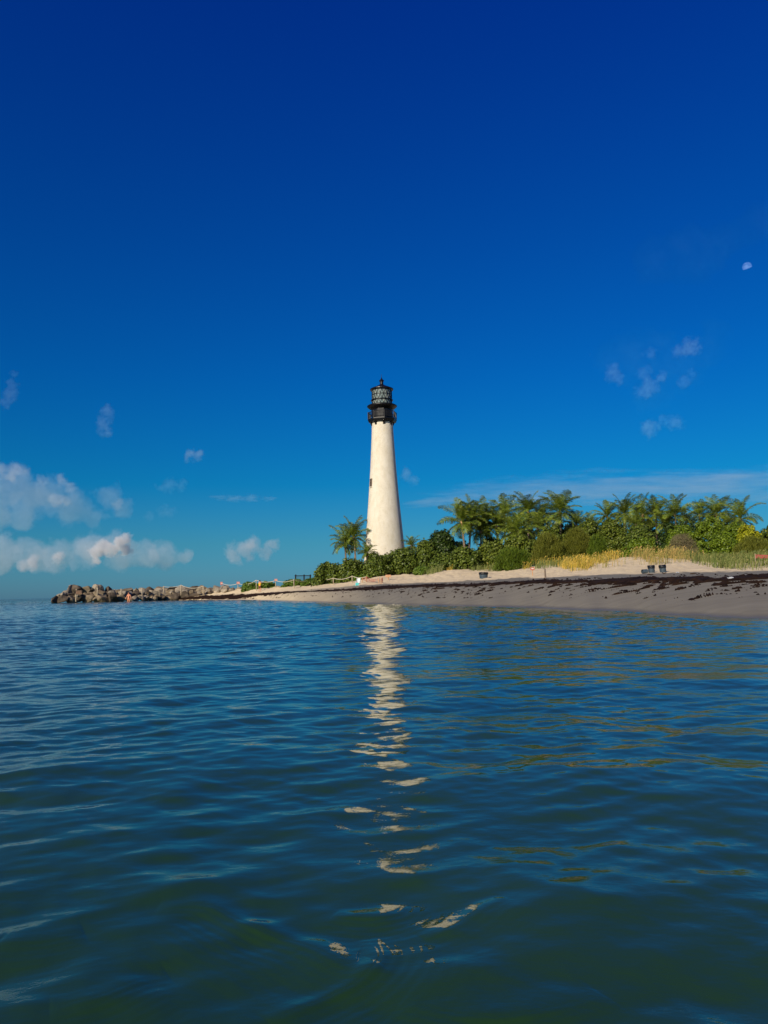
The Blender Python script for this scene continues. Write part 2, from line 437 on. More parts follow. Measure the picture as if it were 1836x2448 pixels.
# ------------------------------------------------------------------ sea
def build_sea():
    fine = np.linspace(-.60, .60, 920)
    coarse = np.linspace(.60, 2 * PI - .60, 90)[1:-1]
    th = np.concatenate([fine, coarse])
    r = np.concatenate([.45 * (14 / .45) ** np.linspace(0, 1, 1050)[:-1], 14 * (300 / 14) ** np.linspace(0, 1, 1350)])
    r = np.concatenate([[.05, .2], r, [380, 500, 700, 1100, 2000, 4000, 9000]])
    RRr, TH = np.meshgrid(r, th, indexing='ij')
    X = (RRr * np.sin(TH)).astype(np.float32); Y = (RRr * np.cos(TH)).astype(np.float32)
    dr = np.gradient(r)[:, None].astype(np.float32)
    dth = np.where(np.abs(TH) < .61, (fine[1] - fine[0]), .06).astype(np.float32)
    sp = np.maximum(dr, RRr.astype(np.float32) * dth)
    Z = np.zeros_like(X)
    g = np.random.default_rng(21)
    lam = np.concatenate([np.geomspace(.075, .16, 14), np.geomspace(.17, .55, 36), np.geomspace(.58, 1.4, 24), np.geomspace(1.5, 4.5, 12)])
    # slope carried by each band
    sl = np.where(lam < .165, .009, np.where(lam < .56, .0125, np.where(lam < 1.45, .0126, .0075)))
    MODS = [fbm2(X + 500, Y + 500 + 37 * q, sc_, 60 + q, 1).astype(np.float32) for q, sc_ in enumerate((.5, .33, .24, .17, .12, .08))]
    for ci, (l, s) in enumerate(zip(lam, sl)):
        a = g.normal(-PI / 2 + .18, .85)                     # travel direction: towards the camera and a little right
        k = 2 * PI / l
        ph = g.random() * 2 * PI
        w = np.clip((l / sp - 1.8) / 1.6, 0, 1)
        A = s / k
        # patches of calm and of chop
        mod = .55 + .9 * MODS[min(5, max(0, int(3 + math.log(l / .6) * 1.3)) + ci % 2)]
        arg = k * (X * math.cos(a) + Y * math.sin(a)) + ph
        Z += (A * w * mod * (np.cos(arg) + .18 * np.cos(2 * arg))).astype(np.float32)
    # waves die in the shallows
    xp = np.clip(CX + F * np.tan(np.clip(TH, -1.2, 1.2)) / math.cos(PITCH), -400, 2900)
    D1 = np.interp(xp, KX, D1k, left=400)
    gap = np.clip((D1 - Y) / np.minimum(16, .45 * D1), 0, 1)
    Z *= np.where(np.abs(TH) < 1.2, .22 + .78 * gap, 1)
    # low swash lines that run along the beach just off the sand
    gm = D1 - Y
    for c_, h_, w_, q in ((1.6, .022, .35, 1), (4.2, .020, .6, 3), (8.5, .016, .8, 4)):
        cc = c_ + 2.2 * (MODS[q] - .5) + .6 * (MODS[0] - .5)
        Z += np.where((np.abs(TH) < .62) & (RRr < 120), h_ * np.clip((MODS[q - 1] - .3) * 2.4, 0, 1.2) * np.exp(-((gm - cc) / w_) ** 2), 0).astype(np.float32)
    # disturbed water round the photographer: folded ridges with a train of small ripples
    def ridge(pts, h, w, rip):
        nonlocal Z
        P = []
        for (a, b) in pts:
            d = ray(a, b); q = CAM + d * (-EYE / d.z); P.append((q.x, q.y))
        sel = (RRr > .6) & (RRr < 6) & (np.abs(TH) < .61)
        xs = X[sel]; ys = Y[sel]; best = np.full(xs.shape, 9.0); side = np.zeros(xs.shape); al = np.zeros(xs.shape); acc = 0
        tot = sum(math.dist(P[i], P[i + 1]) for i in range(len(P) - 1))
        for (x0, y0), (x1, y1) in zip(P[:-1], P[1:]):
            dx, dy = x1 - x0, y1 - y0; ln = math.hypot(dx, dy)
            t = np.clip(((xs - x0) * dx + (ys - y0) * dy) / ln ** 2, 0, 1)
            d = np.hypot(xs - x0 - t * dx, ys - y0 - t * dy)
            sd = ((xs - x0) * dy - (ys - y0) * dx) / ln
            u = d < best
            best[u] = d[u]; side[u] = sd[u]; al[u] = ((acc + t * ln) / tot)[u]; acc += ln
        env = np.clip(np.sin(PI * np.clip(al, 0, 1)), 0, 1) ** .6
        z = h * env * np.exp(-(best / w) ** 2)
        fr = side > 0
        z += np.where(fr, rip * env * np.exp(-best / (w * 3.2)) * (.35 + 1.3 * MODS[0][sel]) * np.cos(best * 2 * PI / .030 + 9 * MODS[1][sel]), 0)
        Z[sel] += z.astype(np.float32)
    def sm(pts, n=6):
        out = []
        P = [pts[0]] + pts + [pts[-1]]
        for i in range(1, len(P) - 2):
            for t in np.linspace(0, 1, n, endpoint=False):
                q = [.5 * (2 * P[i][c] + (P[i + 1][c] - P[i - 1][c]) * t + (2 * P[i - 1][c] - 5 * P[i][c] + 4 * P[i + 1][c] - P[i + 2][c]) * t * t + (3 * P[i][c] - P[i - 1][c] - 3 * P[i + 1][c] + P[i + 2][c]) * t ** 3) for c in (0, 1)]
                out.append(tuple(q))
        return out + [pts[-1]]
    ridge(sm([(380, 2165), (500, 2165), (610, 2215), (740, 2260), (840, 2310), (890, 2300)]), 0.0079, 0.050, 0.00036)
    ridge(sm([(640, 2440), (760, 2390), (860, 2345), (905, 2290), (880, 2240)]), 0.0065, 0.037, 0.00042)
    ridge(sm([(1010, 2245), (1080, 2225), (1150, 2185), (1200, 2160)]), 0.0050, 0.033, 0.00024)
    ridge(sm([(960, 2400), (1120, 2440), (1240, 2440), (1360, 2410), (1440, 2380)]), 0.0070, 0.062, 0.00036)
    ridge(sm([(0, 2245), (100, 2240), (200, 2220)]), 0.0070, 0.062, 0.00018)
    ridge(sm([(120, 2410), (230, 2385), (330, 2340), (400, 2320)]), 0.0050, 0.050, 0.00024)
    ridge(sm([(800, 2180), (880, 2190), (940, 2180), (960, 2160)]), 0.0040, 0.037, 0.00042)
    Z[RRr > 300] = 0
    Z[:2] = Z[2:3].mean()
    V = np.stack([X, Y, Z], -1)
    m, n = X.shape
    i = np.arange(m - 1)[:, None]; j = np.arange(n)[None]
    a = i * n + j; b = i * n + (j + 1) % n
    Fq = np.stack([b, a, a + n, b + n], -1).reshape(-1, 4)
    me = np_mesh('sea', V.reshape(-1, 3), Fq, True)
    ch = me.attributes.new('chop', 'FLOAT', 'POINT')        # how much of the chop the mesh is too coarse to carry out here
    ch.data.foreach_set('value', np.clip((RRr - 50) / 120, 0, 1).ravel().astype(np.float32))
    return me

def mat_water():
    m, nt, b = new_mat('sea_water'); L = nt.links.new
    tc = N(nt, 'ShaderNodeTexCoord')
    n1 = N(nt, 'ShaderNodeTexNoise', Scale=.35, Detail=3.0); L(tc.outputs['Object'], n1.inputs['Vector'])
    L(ramp(nt, n1.outputs['Fac'], [(.3, (.013, .043, .011)), (.7, (.021, .057, .015))]), b.inputs['Base Color'])
    b.inputs['Roughness'].default_value = .02; b.inputs['IOR'].default_value = 1.40
    b.inputs['Specular IOR Level'].default_value = .5
    mp = N(nt, 'ShaderNodeMapping'); mp.inputs['Scale'].default_value = (1, 1.5, 1); L(tc.outputs['Object'], mp.inputs['Vector'])
    n2 = N(nt, 'ShaderNodeTexNoise', Scale=5.5, Detail=5.0, Roughness=.6); L(mp.outputs['Vector'], n2.inputs['Vector'])
    n3 = N(nt, 'ShaderNodeTexNoise', Scale=.5, Detail=2.0); L(tc.outputs['Object'], n3.inputs['Vector'])
    mr = N(nt, 'ShaderNodeMapRange'); L(n3.outputs['Fac'], mr.inputs['Value'])
    mr.inputs['From Min'].default_value = .35; mr.inputs['From Max'].default_value = .7; mr.inputs['To Min'].default_value = .08; mr.inputs['To Max'].default_value = .42
    bp = N(nt, 'ShaderNodeBump', Distance=.012); L(mr.outputs[0], bp.inputs['Strength'])
    L(n2.outputs['Fac'], bp.inputs['Height'])
    mp2 = N(nt, 'ShaderNodeMapping'); mp2.inputs['Scale'].default_value = (.7, 1.5, 1); L(tc.outputs['Object'], mp2.inputs['Vector'])
    n4 = N(nt, 'ShaderNodeTexNoise', Scale=1.1, Detail=3.0); L(mp2.outputs['Vector'], n4.inputs['Vector'])
    ca = N(nt, 'ShaderNodeAttribute', attribute_name='chop')
    bp2 = N(nt, 'ShaderNodeBump', Distance=.35); L(ca.outputs['Fac'], bp2.inputs['Strength']); L(n4.outputs['Fac'], bp2.inputs['Height'])
    L(bp.outputs['Normal'], bp2.inputs['Normal']); L(bp2.outputs['Normal'], b.inputs['Normal'])
    return m
M['water'] = mat_water()
tag(link('sea', build_sea(), M['water']), kind='structure')
# the sea bed under the shallows
sb = MB(); sb.box((0, 40, -4.0), (900, 900, .5)); tag(sb.build('seabed', M['sand']), kind='structure')

# ------------------------------------------------------------------ lighthouse
TY = 131.0
tb = at(920.5, 1345, TY)
tx = tb.x
def tz(row, x=915): return at(x, row, TY).z
def tr(w): return w * TY / F * 1.0
g0 = ground_at(tx, TY) - .3
LH = empty('lighthouse', (tx, TY, g0))
tag(LH, 'tall white conical lighthouse with black iron lantern and octagonal gallery', 'lighthouse')
def lz(row): return tz(row) - g0
rows = [(1009, 25.3), (1040, 26.6), (1080, 28.8), (1120, 31.2), (1149, 33.4), (1190, 36.6), (1227, 39.8), (1265, 43.2), (1305, 46.9), (1345, 50.6)]
prof = [(tr(w), lz(r)) for r, w in rows][::-1]
prof = [(prof[0][0] + .25, 0.0)] + prof
def smooth_prof(p, n):
    z = np.linspace(p[0][1], p[-1][1], n); zz = [q[1] for q in p]; rr = [q[0] for q in p]
    return [(float(np.interp(v, zz, rr)), float(v)) for v in z]
tw = MB(); prof2 = smooth_prof(prof, 60); tw.lathe(prof2, 72)
tower = tw.build('tower', M['tower'], LH, smooth=True)
uvl = tower.data.uv_layers.new(name='UVMap')
for pl in tower.data.polygons:
    if len(pl.vertices) > 4: pl.use_smooth = False
    base = math.atan2(pl.center.y, pl.center.x)
    for li in pl.loop_indices:
        co = tower.data.vertices[tower.data.loops[li].vertex_index].co
        a = math.atan2(co.y, co.x)
        if a - base > PI: a -= 2 * PI
        if a - base < -PI: a += 2 * PI
        uvl.data[li].uv = (a * 2.6, co.z)
# window on the left flank: frame, dark opening and stone sill
def on_tower(row, dxpx):
    z = lz(row); r = float(np.interp(z, [q[1] for q in prof2], [q[0] for q in prof2]))
    s = max(-1, min(1, tr(dxpx) / r)); return z, r, -PI / 2 + math.asin(s)
z0, r0, a0 = on_tower(1156.5, -29.5)
WM = Matrix.Translation((r0 * math.cos(a0), r0 * math.sin(a0), z0)) @ Matrix.Rotation(a0 - PI / 2, 4, 'Z') @ Matrix.Rotation(R(3.5), 4, 'X')
WHt = tr(17)
w = MB()
w.box((0, -.01, 0), (.44, .18, WHt), M=WM)
win = w.build('window', M['black_iron'], LH)
w = MB()
for sx in (-.26, .26): w.box((sx, .0, 0), (.08, .22, WHt + .1), M=WM)
w.box((0, .0, WHt / 2 + .1), (.60, .22, .1), M=WM)
w.build('frame', M['dark_wood'], win)
w = MB(); w.box((0, .06, -WHt / 2 - .1), (.66, .26, .10), M=WM); w.build('sill', M['tower'], win)
w = MB()
w.box((0, .095, 0), (.05, .03, WHt), M=WM)
for q in (-.25, .25): w.box((0, .095, q * WHt), (.42, .028, .05), M=WM)
w.build('glazing_bar', M['dark_wood'], win)

# gallery: octagonal deck, brackets, railings
OCT = 8; rot8 = -PI / 2 + R(8.5)
Rg = tr(35.6)
zd = lz(1007.0)
zsof = lz(1011.5)
d = MB()
d.lathe([(tr(25.6), zsof - .02), (tr(33.0), zsof + .05), (Rg, zd + .12), (Rg, zd + .30), (tr(24), zd + .30)], OCT, rot=rot8)
d.build('gallery_deck', M['black_iron'], LH)
for k in range(8):
    a = rot8 + 2 * PI * k / 8
    b = MB()
    MM = Matrix.Rotation(a, 4, 'Z')
    rb = tr(25.4)
    pts = [(rb - .12, 0, zsof + .05), (rb + (Rg - rb) * .45, 0, zsof + .05), (rb + .08, 0, zsof - .50), (rb - .12, 0, zsof - .55)]
    for sy in (-.17, .17):
        b.poly([(p[0], sy, p[2]) for p in pts])
    for i in range(4):
        p, q = pts[i], pts[(i + 1) % 4]
        b.poly([(p[0], -.17, p[2]), (q[0], -.17, q[2]), (q[0], .17, q[2]), (p[0], .17, p[2])])
    b.build('bracket', M['black_iron'], LH, M=MM)
ztop = lz(987.5); zdk = zd + .30
corner = [Vector((Rg * .975 * math.cos(rot8 + 2 * PI * k / 8), Rg * .975 * math.sin(rot8 + 2 * PI * k / 8), 0)) for k in range(8)]
for k in range(8):
    p, q = corner[k], corner[(k + 1) % 8]
    rl = MB()
    for zz, th in ((ztop, .055), (zdk + .22, .045)):
        rl.tube([p + Vector((0, 0, zz)), q + Vector((0, 0, zz))], th, 6)
    for i in range(1, 8):
        c = p.lerp(q, i / 8)
        rl.box((c.x, c.y, (zdk + .22 + ztop) / 2), (.055, .055, ztop - zdk - .22), rz=math.atan2(q.y - p.y, q.x - p.x))
    rl.build('railing', M['rail_iron'], LH)
    po = MB(); po.tube([p + Vector((0, 0, zdk - .05)), p + Vector((0, 0, ztop + .10))], .075, 8)
    po.build('railing_post', M['rail_iron'], LH)
# watch room, canopy, lantern
wr = MB(); wr.lathe([(tr(25.3), zdk - .2), (tr(25.3), lz(978))], 40); wr.build('watch_room', M['black_iron'], LH, smooth=False)
dr = MB()
da = -PI / 2 - R(7)
MM = Matrix.Rotation(da - PI / 2 + PI, 4, 'Z')
wz = zdk + .05
dr.box((0, -tr(25.3), wz + .85), (.95, .10, 1.7), M=MM)
door = dr.build('door', M['rail_iron'], LH)
hd = MB(); hd.box((.3, -tr(25.3) - .08, wz + .85), (.06, .08, .14), M=MM); hd.build('handle', M['dark_wood'], door)
cp = MB()
cp.lathe([(tr(24.8), lz(981.5)), (tr(34.6), lz(974.5)), (tr(36.4), lz(972.8)), (tr(36.4), lz(971.0)), (tr(33), lz(969.2)), (tr(24.0), lz(967.2))], 48)
cp.build('lantern_gallery', M['black_iron'], LH, smooth=False)
# lantern glass: three tiers of triangular panes in a diamond lattice
tiers = [lz(967.0), lz(957.0), lz(945.0), lz(933.0)]
Rl = tr(24.0); NP = 18
gl = MB(); lat = MB()
def rp(a, z, r=Rl): return Vector((r * math.cos(a), r * math.sin(a), z))
for t in range(3):
    zb, zt = tiers[t], tiers[t + 1]
    sh = (t % 2) * .5
    for k in range(NP):
        a = 2 * PI * (k + sh) / NP; a1 = 2 * PI * (k + 1 + sh) / NP; am = 2 * PI * (k + .5 + sh) / NP; am1 = 2 * PI * (k + 1.5 + sh) / NP
        for tri in ((rp(a, zb), rp(a1, zb), rp(am, zt)), (rp(a1, zb), rp(am1, zt), rp(am, zt))):
            c = (tri[0] + tri[1] + tri[2]) / 3; nn = Vector((c.x, c.y, 0)).normalized()
            ax = Vector((random.uniform(-1, 1), random.uniform(-1, 1), random.uniform(-1, 1))).normalized()
            q = Matrix.Rotation(random.gauss(0, .02), 3, ax)
            gl.poly([c + q @ (v - c) for v in tri])
        for (p, q) in ((rp(a, zb, Rl + .02), rp(am, zt, Rl + .02)), (rp(a1, zb, Rl + .02), rp(am, zt, Rl + .02))):
            lat.tube([p, q], .045, 5)
gz = gl.build('lantern_glass', M['pane'], LH)
lat.build('glazing_lattice', M['black_iron'], gz)
rg = MB()
for zz, ro, hh in ((lz(945.0), Rl + .06, .10), (lz(957.3), Rl + .20, .13)):
    rg.lathe([(Rl - .05, zz - hh / 2), (ro, zz - hh / 2), (ro, zz + hh / 2), (Rl - .05, zz + hh / 2)], 40)
rg.build('lantern_ring', M['black_iron'], LH)
core = MB(); core.lathe([(Rl * .86, tiers[0] - .05), (Rl * .86, tiers[3] + .05)], 30); core.build('lens_screen', M['pane'], LH)
rf = MB()
rf.lathe([(Rl - .1, lz(935.2)), (tr(27.5), lz(933.6)), (tr(28.4), lz(931.8)), (tr(28.2), lz(930.2)), (tr(20), lz(926.6)), (tr(11), lz(922.8)), (tr(5.2), lz(919.6))], 40)
roof = rf.build('roof', M['black_iron'], LH)
v = MB()
v.lathe([(tr(4.4), lz(921)), (tr(4.1), lz(912.6)), (tr(6.2), lz(911.0)), (tr(5.8), lz(909.8)), (tr(2.6), lz(906.8)), (tr(1.0), lz(903.6)), (.03, lz(902.0))], 20)
v.build('ventilator', M['black_iron'], roof)
v = MB(); v.tube([(0, 0, lz(903)), (0, 0, lz(894.5))], [.045, .015], 6); v.build('lightning_rod', M['rail_iron'], roof)

# ------------------------------------------------------------------ foliage makers
def leaf_mesh(name, C, Nn, size, aspect=1.0, T=None, hexa=True):
    """one small pointed leaf face per centre; Nn normals; T long axis (optional)"""
    n = len(C)
    Nn = Nn / np.linalg.norm(Nn, axis=1, keepdims=True)
    if T is None: T = RNG.normal(size=(n, 3))
    T = T - (T * Nn).sum(1, keepdims=True) * Nn
    T /= np.maximum(np.linalg.norm(T, axis=1, keepdims=True), 1e-6)
    B = np.cross(Nn, T)
    s = (size if np.ndim(size) else np.full(n, size))[:, None]
    L_ = T * s * .5 * aspect; W_ = B * s * .5
    if hexa:
        k = [(-1, 0), (-.45, .85), (.5, .8), (1, 0), (.5, -.8), (-.45, -.85)]
    else:
        k = [(-1, -.35), (-1, .35), (1, .25), (1, -.25)]
    V = np.stack([C + a * L_ + b * W_ + Nn * s * (.06 * abs(b)) for a, b in k], 1).reshape(-1, 3)
    Fq = np.arange(n * len(k)).reshape(n, len(k))
    return np_mesh(name, V, Fq)

def crown_points(W, Dp, H, lump, dens, seed, flat=.0, zmin=0.02):
    """leaf positions on and in a lumpy dome (metres); returns centres, normals"""
    g = np.random.default_rng(seed)
    nl = int(np.clip(3.2 * (W * Dp + W * H + Dp * H) / (lump ** 2 * 4.2), 7, 90))
    Ls = []
    for i in range(nl):
        a = g.random() * 2 * PI; rr = g.random() ** .5
        u, v = rr * math.cos(a), rr * math.sin(a)
        top = max(0.0, 1 - rr ** 2.4) ** .5
        h = top * (1 - g.random() ** 2.2 * .9)
        r = lump * g.uniform(.65, 1.25)
        c = np.array([u * max(W / 2 - r * .75, .1), v * max(Dp / 2 - r * .75, .1), max(h * (H - r * .9), r * .45) + g.normal() * .06 * H])
        c[2] = min(c[2], H - r * .8)
        Ls.append((c, r))
    Cs, Ns = [], []
    for c, r in Ls:
        n = int(dens * 4 * PI * r * r)
        d = g.normal(size=(n, 3)); d /= np.linalg.norm(d, axis=1, keepdims=True)
        rad = r * (1 - .55 * g.random(n) ** 2.0 + .12 * g.normal(size=n))
        p = c + d * rad[:, None] * np.array([1, 1, .85])
        ok = p[:, 2] > zmin
        for c2, r2 in Ls:
            if c2 is c: continue
            ok &= ~(np.linalg.norm(p - c2, axis=1) < r2 * .45)
        Cs.append(p[ok]); Ns.append(d[ok])
    return np.concatenate(Cs), np.concatenate(Ns), Ls

KIND = {  # material, leaf size, aspect, lump radius, density per m2, normal jitter, upright
    'grape': ('sea_grape', .25, 1.0, .75, 20, .75, 0),
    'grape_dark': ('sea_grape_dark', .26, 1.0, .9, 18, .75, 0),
    'grape_pale': ('sea_grape_pale', .24, 1.0, .75, 20, .75, 0),
    'cedar': ('cedar', .10, 3.6, .55, 50, .5, 1),
    'feather': ('feather', .09, 3.8, .7, 45, .6, 1),
    'bright': ('bright', .16, 1.5, .6, 36, .9, 0),
    'yellow': ('yellowgreen', .16, 1.5, .5, 36, .9, 0),
    'dry': ('drybush', .055, 5.0, .55, 45, 1.0, 0),
    'creeper': ('creeper', .13, 1.6, .32, 60, .8, 0),
}
def bush(x0, x1, top, Y, kind, label, seed, name='shrub', cat='shrub', group=None, depth=None, base=None):
    mt, ls, asp, lump, dens, jit, upr = KIND[kind]
    xm = (x0 + x1) / 2
    pt = at(xm, top, Y)
    W = (x1 - x0) * px(Y)
    gz_ = ground_at(pt.x, Y, 1.0)
    H = max(pt.z - gz_, .4)
    Dp = depth or min(max(W * .7, 1.5), 5.5)
    lump = min(lump, H * .42, W * .3)
    C, Nn, Ls = crown_points(W, Dp, H, lump, dens, seed)
    g = np.random.default_rng(seed + 1)
    # follow the slope of the ground under the shrub
    gz2 = np.array([ground_at(pt.x + u, Y + v, gz_) for u, v in ((-W / 2, 0), (W / 2, 0), (0, -Dp / 2), (0, Dp / 2))])
    sl = np.clip(np.array([(gz2[1] - gz2[0]) / W, (gz2[3] - gz2[2]) / Dp]), -.5, .5)
    fall = np.clip(1 - C[:, 2] / H, 0, 1)
    C[:, 2] += fall * (C[:, 0] * sl[0] + C[:, 1] * sl[1])
    Nn = Nn + g.normal(size=Nn.shape) * jit * .6 + np.array([0, 0, .25])
    T = None
    if upr:
        T = np.array([0, 0, 1.0]) + g.normal(size=Nn.shape) * .35 + Nn * .5
        Nn = g.normal(size=Nn.shape)
    size = ls * g.uniform(.65, 1.3, len(C))
    root = empty(name, (pt.x, Y, gz_))
    tag(root, label, cat, group)
    link('foliage', leaf_mesh('foliage', C, Nn, size, asp, T, hexa=(asp < 2)), M[mt], root)
    st = MB()
    for c, r in Ls[:: max(1, len(Ls) // 7)]:
        b = Vector((c[0] * .25, c[1] * .25, -.15)); e = Vector(c)
        mid = b.lerp(e, .5) + Vector((g.normal() * .15, g.normal() * .15, .1 * H))
        k = .02 + .012 * H
        st.tube([b, mid, e], [k, k * .7, k * .3], 6)
    st.build('stem', M['stem'], root, smooth=True)
    return root

def frond(V, Fc, base, az, el, Ln, droop, g, nleaf=34, lw=.068, ll=.9):
    """append one feathered frond: curved rib with hanging leaflets"""
    rib = []; p = np.array(base, float); e = el; seg = 14
    side = np.array([-math.sin(az), math.cos(az), 0.0])
    tw = g.normal() * .25
    for i in range(seg + 1):
        rib.append((p.copy(), e))
        p = p + Ln / seg * np.array([math.cos(az) * math.cos(e), math.sin(az) * math.cos(e), math.sin(e)])
        e -= droop / seg * (.5 + 1.1 * i / seg)
    def quad(a, b, c, d):
        k = len(V); V.extend([a, b, c, d]); Fc.append((k, k + 1, k + 2, k + 3))
    up0 = np.array([0, 0, 1.0])
    for i in range(seg):
        (a, ea), (b, eb) = rib[i], rib[i + 1]
        w0 = .035 * (1 - i / seg) + .008; w1 = .035 * (1 - (i + 1) / seg) + .008
        quad(a - side * w0, a + side * w0, b + side * w1, b - side * w1)
        quad(a - up0 * w0, a + up0 * w0, b + up0 * w1, b - up0 * w1)
    for k in range(nleaf):
        f = .10 + .90 * (k + .5) / nleaf
        q = f * seg; i = min(int(q), seg - 1); fr = q - i
        a = rib[i][0] * (1 - fr) + rib[i + 1][0] * fr; e = rib[i][1]
        t = np.array([math.cos(az) * math.cos(e), math.sin(az) * math.cos(e), math.sin(e)])
        nrm = np.cross(side, t); nrm = nrm if nrm[2] >= 0 else -nrm
        L = ll * (math.sin(PI * min(1, .18 + .80 * f)) ** .6) * g.uniform(.85, 1.1)
        for s in (-1, 1):
            sd = side * s
            dirn = sd * (.75 + .1 * g.normal()) + t * (.55 + .25 * f) + nrm * (.22 + tw * s + .1 * g.normal())
            dirn /= np.linalg.norm(dirn)
            d2 = dirn + np.array([0, 0, -.55 - .3 * g.random()]); d2 /= np.linalg.norm(d2)
            w = t * lw * .5
            m = a + dirn * L * .5; tip = m + d2 * L * .5
            quad(a - w * .6, a + w * .6, m + w, m - w)
            quad(m - w, m + w, tip + w * .25, tip - w * .25)

def crown_mesh(seed, n=30, Ln=2.9):
    g = np.random.default_rng(seed); V, Fc = [], []
    for i in range(n):
        f = (i + .5) / n
        az = i * 2.39996 + g.normal() * .18
        el = R(86) - f ** 1.25 * R(125) + g.normal() * R(8)
        frond(V, Fc, (.10 * math.cos(az), .10 * math.sin(az), -.25 * f), az, el, Ln * g.uniform(.82, 1.1) * (.72 + .45 * math.sin(PI * min(1, f + .25)) ), R(52) + R(30) * f + g.normal() * R(12), g)
    return np_mesh('crown', np.array(V), np.array(Fc))
CROWNS = [crown_mesh(40 + i, n) for i, n in enumerate((25, 23, 27, 21, 24))]
for c in CROWNS: c.materials.append(M['palm'])

def palm(x, y, Y, span, label, seed, base_dx=0, group='coconut palms behind the dune scrub', name='palm_tree'):
    """crown heart at pixel x, y; span = crown width in photo pixels"""
    g = np.random.default_rng(seed)
    h = at(x, y, Y)
    b = at(x + base_dx, y, Y + g.uniform(-.6, .6))
    bz = ground_at(b.x, b.y, 2.0) - .1
    root = empty(name, (b.x, b.y, bz))
    tag(root, label, 'palm tree', group)
    top = Vector((h.x - b.x, h.y - b.y, h.z - bz))
    pts = [Vector((0, 0, 0))]
    for k in range(1, 11):
        f = k / 10
        pts.append(Vector((top.x * f ** 1.6, top.y * f ** 1.6, top.z * f)) + Vector((math.sin(f * 3 + seed) * .08, 0, 0)) * (f < 1))
    t = MB(); rr = [.20 * (1 - .45 * (k / 10)) + (.08 if k == 0 else 0) + .018 * (k % 2) for k in range(11)]
    t.tube(pts, rr, 10)
    t.build('trunk', M['trunk'], root, smooth=True)
    bs = MB()
    bs.tube([top + Vector((0, 0, -.55)), top + Vector((0, 0, -.1)), top + Vector((0, 0, .35))], [.13, .22, .06], 10)
    bs.build('crown_shaft', M['tan_board'] if seed % 3 == 0 else M['stem'], root, smooth=True)
    o = bpy.data.objects.new('crown', CROWNS[seed % len(CROWNS)]); COL.objects.link(o); o.parent = root
    o.location = top; o.rotation_euler = (g.normal() * .06, g.normal() * .06, g.random() * 6.28)
    s = span * px(Y) / 4.5
    o.scale = (s, s, s * g.uniform(.95, 1.15))
    return root

# ------------------------------------------------------------------ palms
PALMS = [
    # x, y, Y, span, base dx, label
    (846, 1283, 129.5, 78, 3, 'coconut palm just left of the white tower, taller of the leaning pair'),
    (824, 1300, 130.5, 72, 2, 'shorter coconut palm leftmost of all, drooping beside its taller twin'),
    (877, 1322, 119, 44, 0, 'small young palm whose fronds cross the foot of the white tower', ),
    (984, 1304, 128, 44, 0, 'small palm top peeping over sea grape just right of the tower'),
    (1104, 1240, 123, 100, 8, 'broad palm with bare pale trunk, first right of the tower'),
    (1127, 1232, 125, 86, -8, 'palm leaning against the broad first palm, its trunk crossing behind'),
    (1160, 1240, 129, 80, 3, 'palm with slim dark trunk between the broad first palm and its shaggy neighbour'),
    (1187, 1250, 128, 78, 0, 'shaggy low palm in the dense left palm clump'),
    (1205, 1224, 134, 82, 0, 'tall palm with one upright spear frond in the left clump'),
    (1240, 1262, 123, 96, 2, 'pale green wide palm standing forward above the sea grape'),
    (1262, 1216, 135, 88, 0, 'tall palm with open fan of fronds behind the pale wide palm'),
    (1298, 1232, 137, 78, 0, 'lower palm tucked between two tall palms near the middle'),
    (1338, 1216, 132, 92, 0, 'tallest full-headed palm of the middle group'),
    (1378, 1248, 134, 64, 0, 'small half hidden palm just right of the tallest palm'),
    (1452, 1228, 137, 66, 0, 'palm at the left end of the right-hand row, thin crown'),
    (1493, 1220, 135, 76, 0, 'round-headed palm, second in the right-hand row'),
    (1536, 1224, 134, 74, 0, 'palm with hanging yellow frond, third in the right-hand row'),
    (1568, 1222, 137, 74, 0, 'palm close behind its neighbour, fourth in the right-hand row'),
    (1613, 1222, 132, 90, 2, 'palm with visible pale trunk and arching fronds in the right-hand row'),
    (1672, 1226, 138, 68, 0, 'palm partly hidden behind bright green round bush'),
    (1712, 1222, 136, 74, 0, 'upright palm rising over bright green round bush'),
    (1770, 1232, 132, 86, 0, 'rightmost palm in view, standing over yellow green bush'),
    (1150, 1262, 127, 70, 0, 'low palm filling the gap right of the leaning pair of trunks'),
    (1222, 1268, 126, 70, 0, 'low palm left of the pale wide forward palm, half in the bushes'),
    (1285, 1256, 130, 70, 0, 'low spreading palm right of the pale wide forward palm'),
    (1412, 1252, 134, 56, 0, 'low palm between the middle group and the right-hand row'),
    (1520, 1248, 130, 60, 0, 'low drooping palm at the front of the right-hand row'),
    (1590, 1246, 133, 60, 0, 'low palm just left of the visible pale trunk'),
    (1640, 1244, 136, 60, 0, 'low palm just right of the visible pale trunk'),
    (1738, 1246, 135, 54, 0, 'low palm between the upright palm and the rightmost one'),
]
for i, pdef in enumerate(PALMS):
    x, y, Y, sp, dx, lab = pdef
    if x > 1000: y += 7
    palm(x, y, Y, sp, lab, 200 + i, dx)
for i, (x, y) in enumerate(((1905, 1222), (1985, 1212), (2090, 1226))):
    palm(x, y, 132, 84, 'coconut palm beyond the right end of the row', 260 + i)

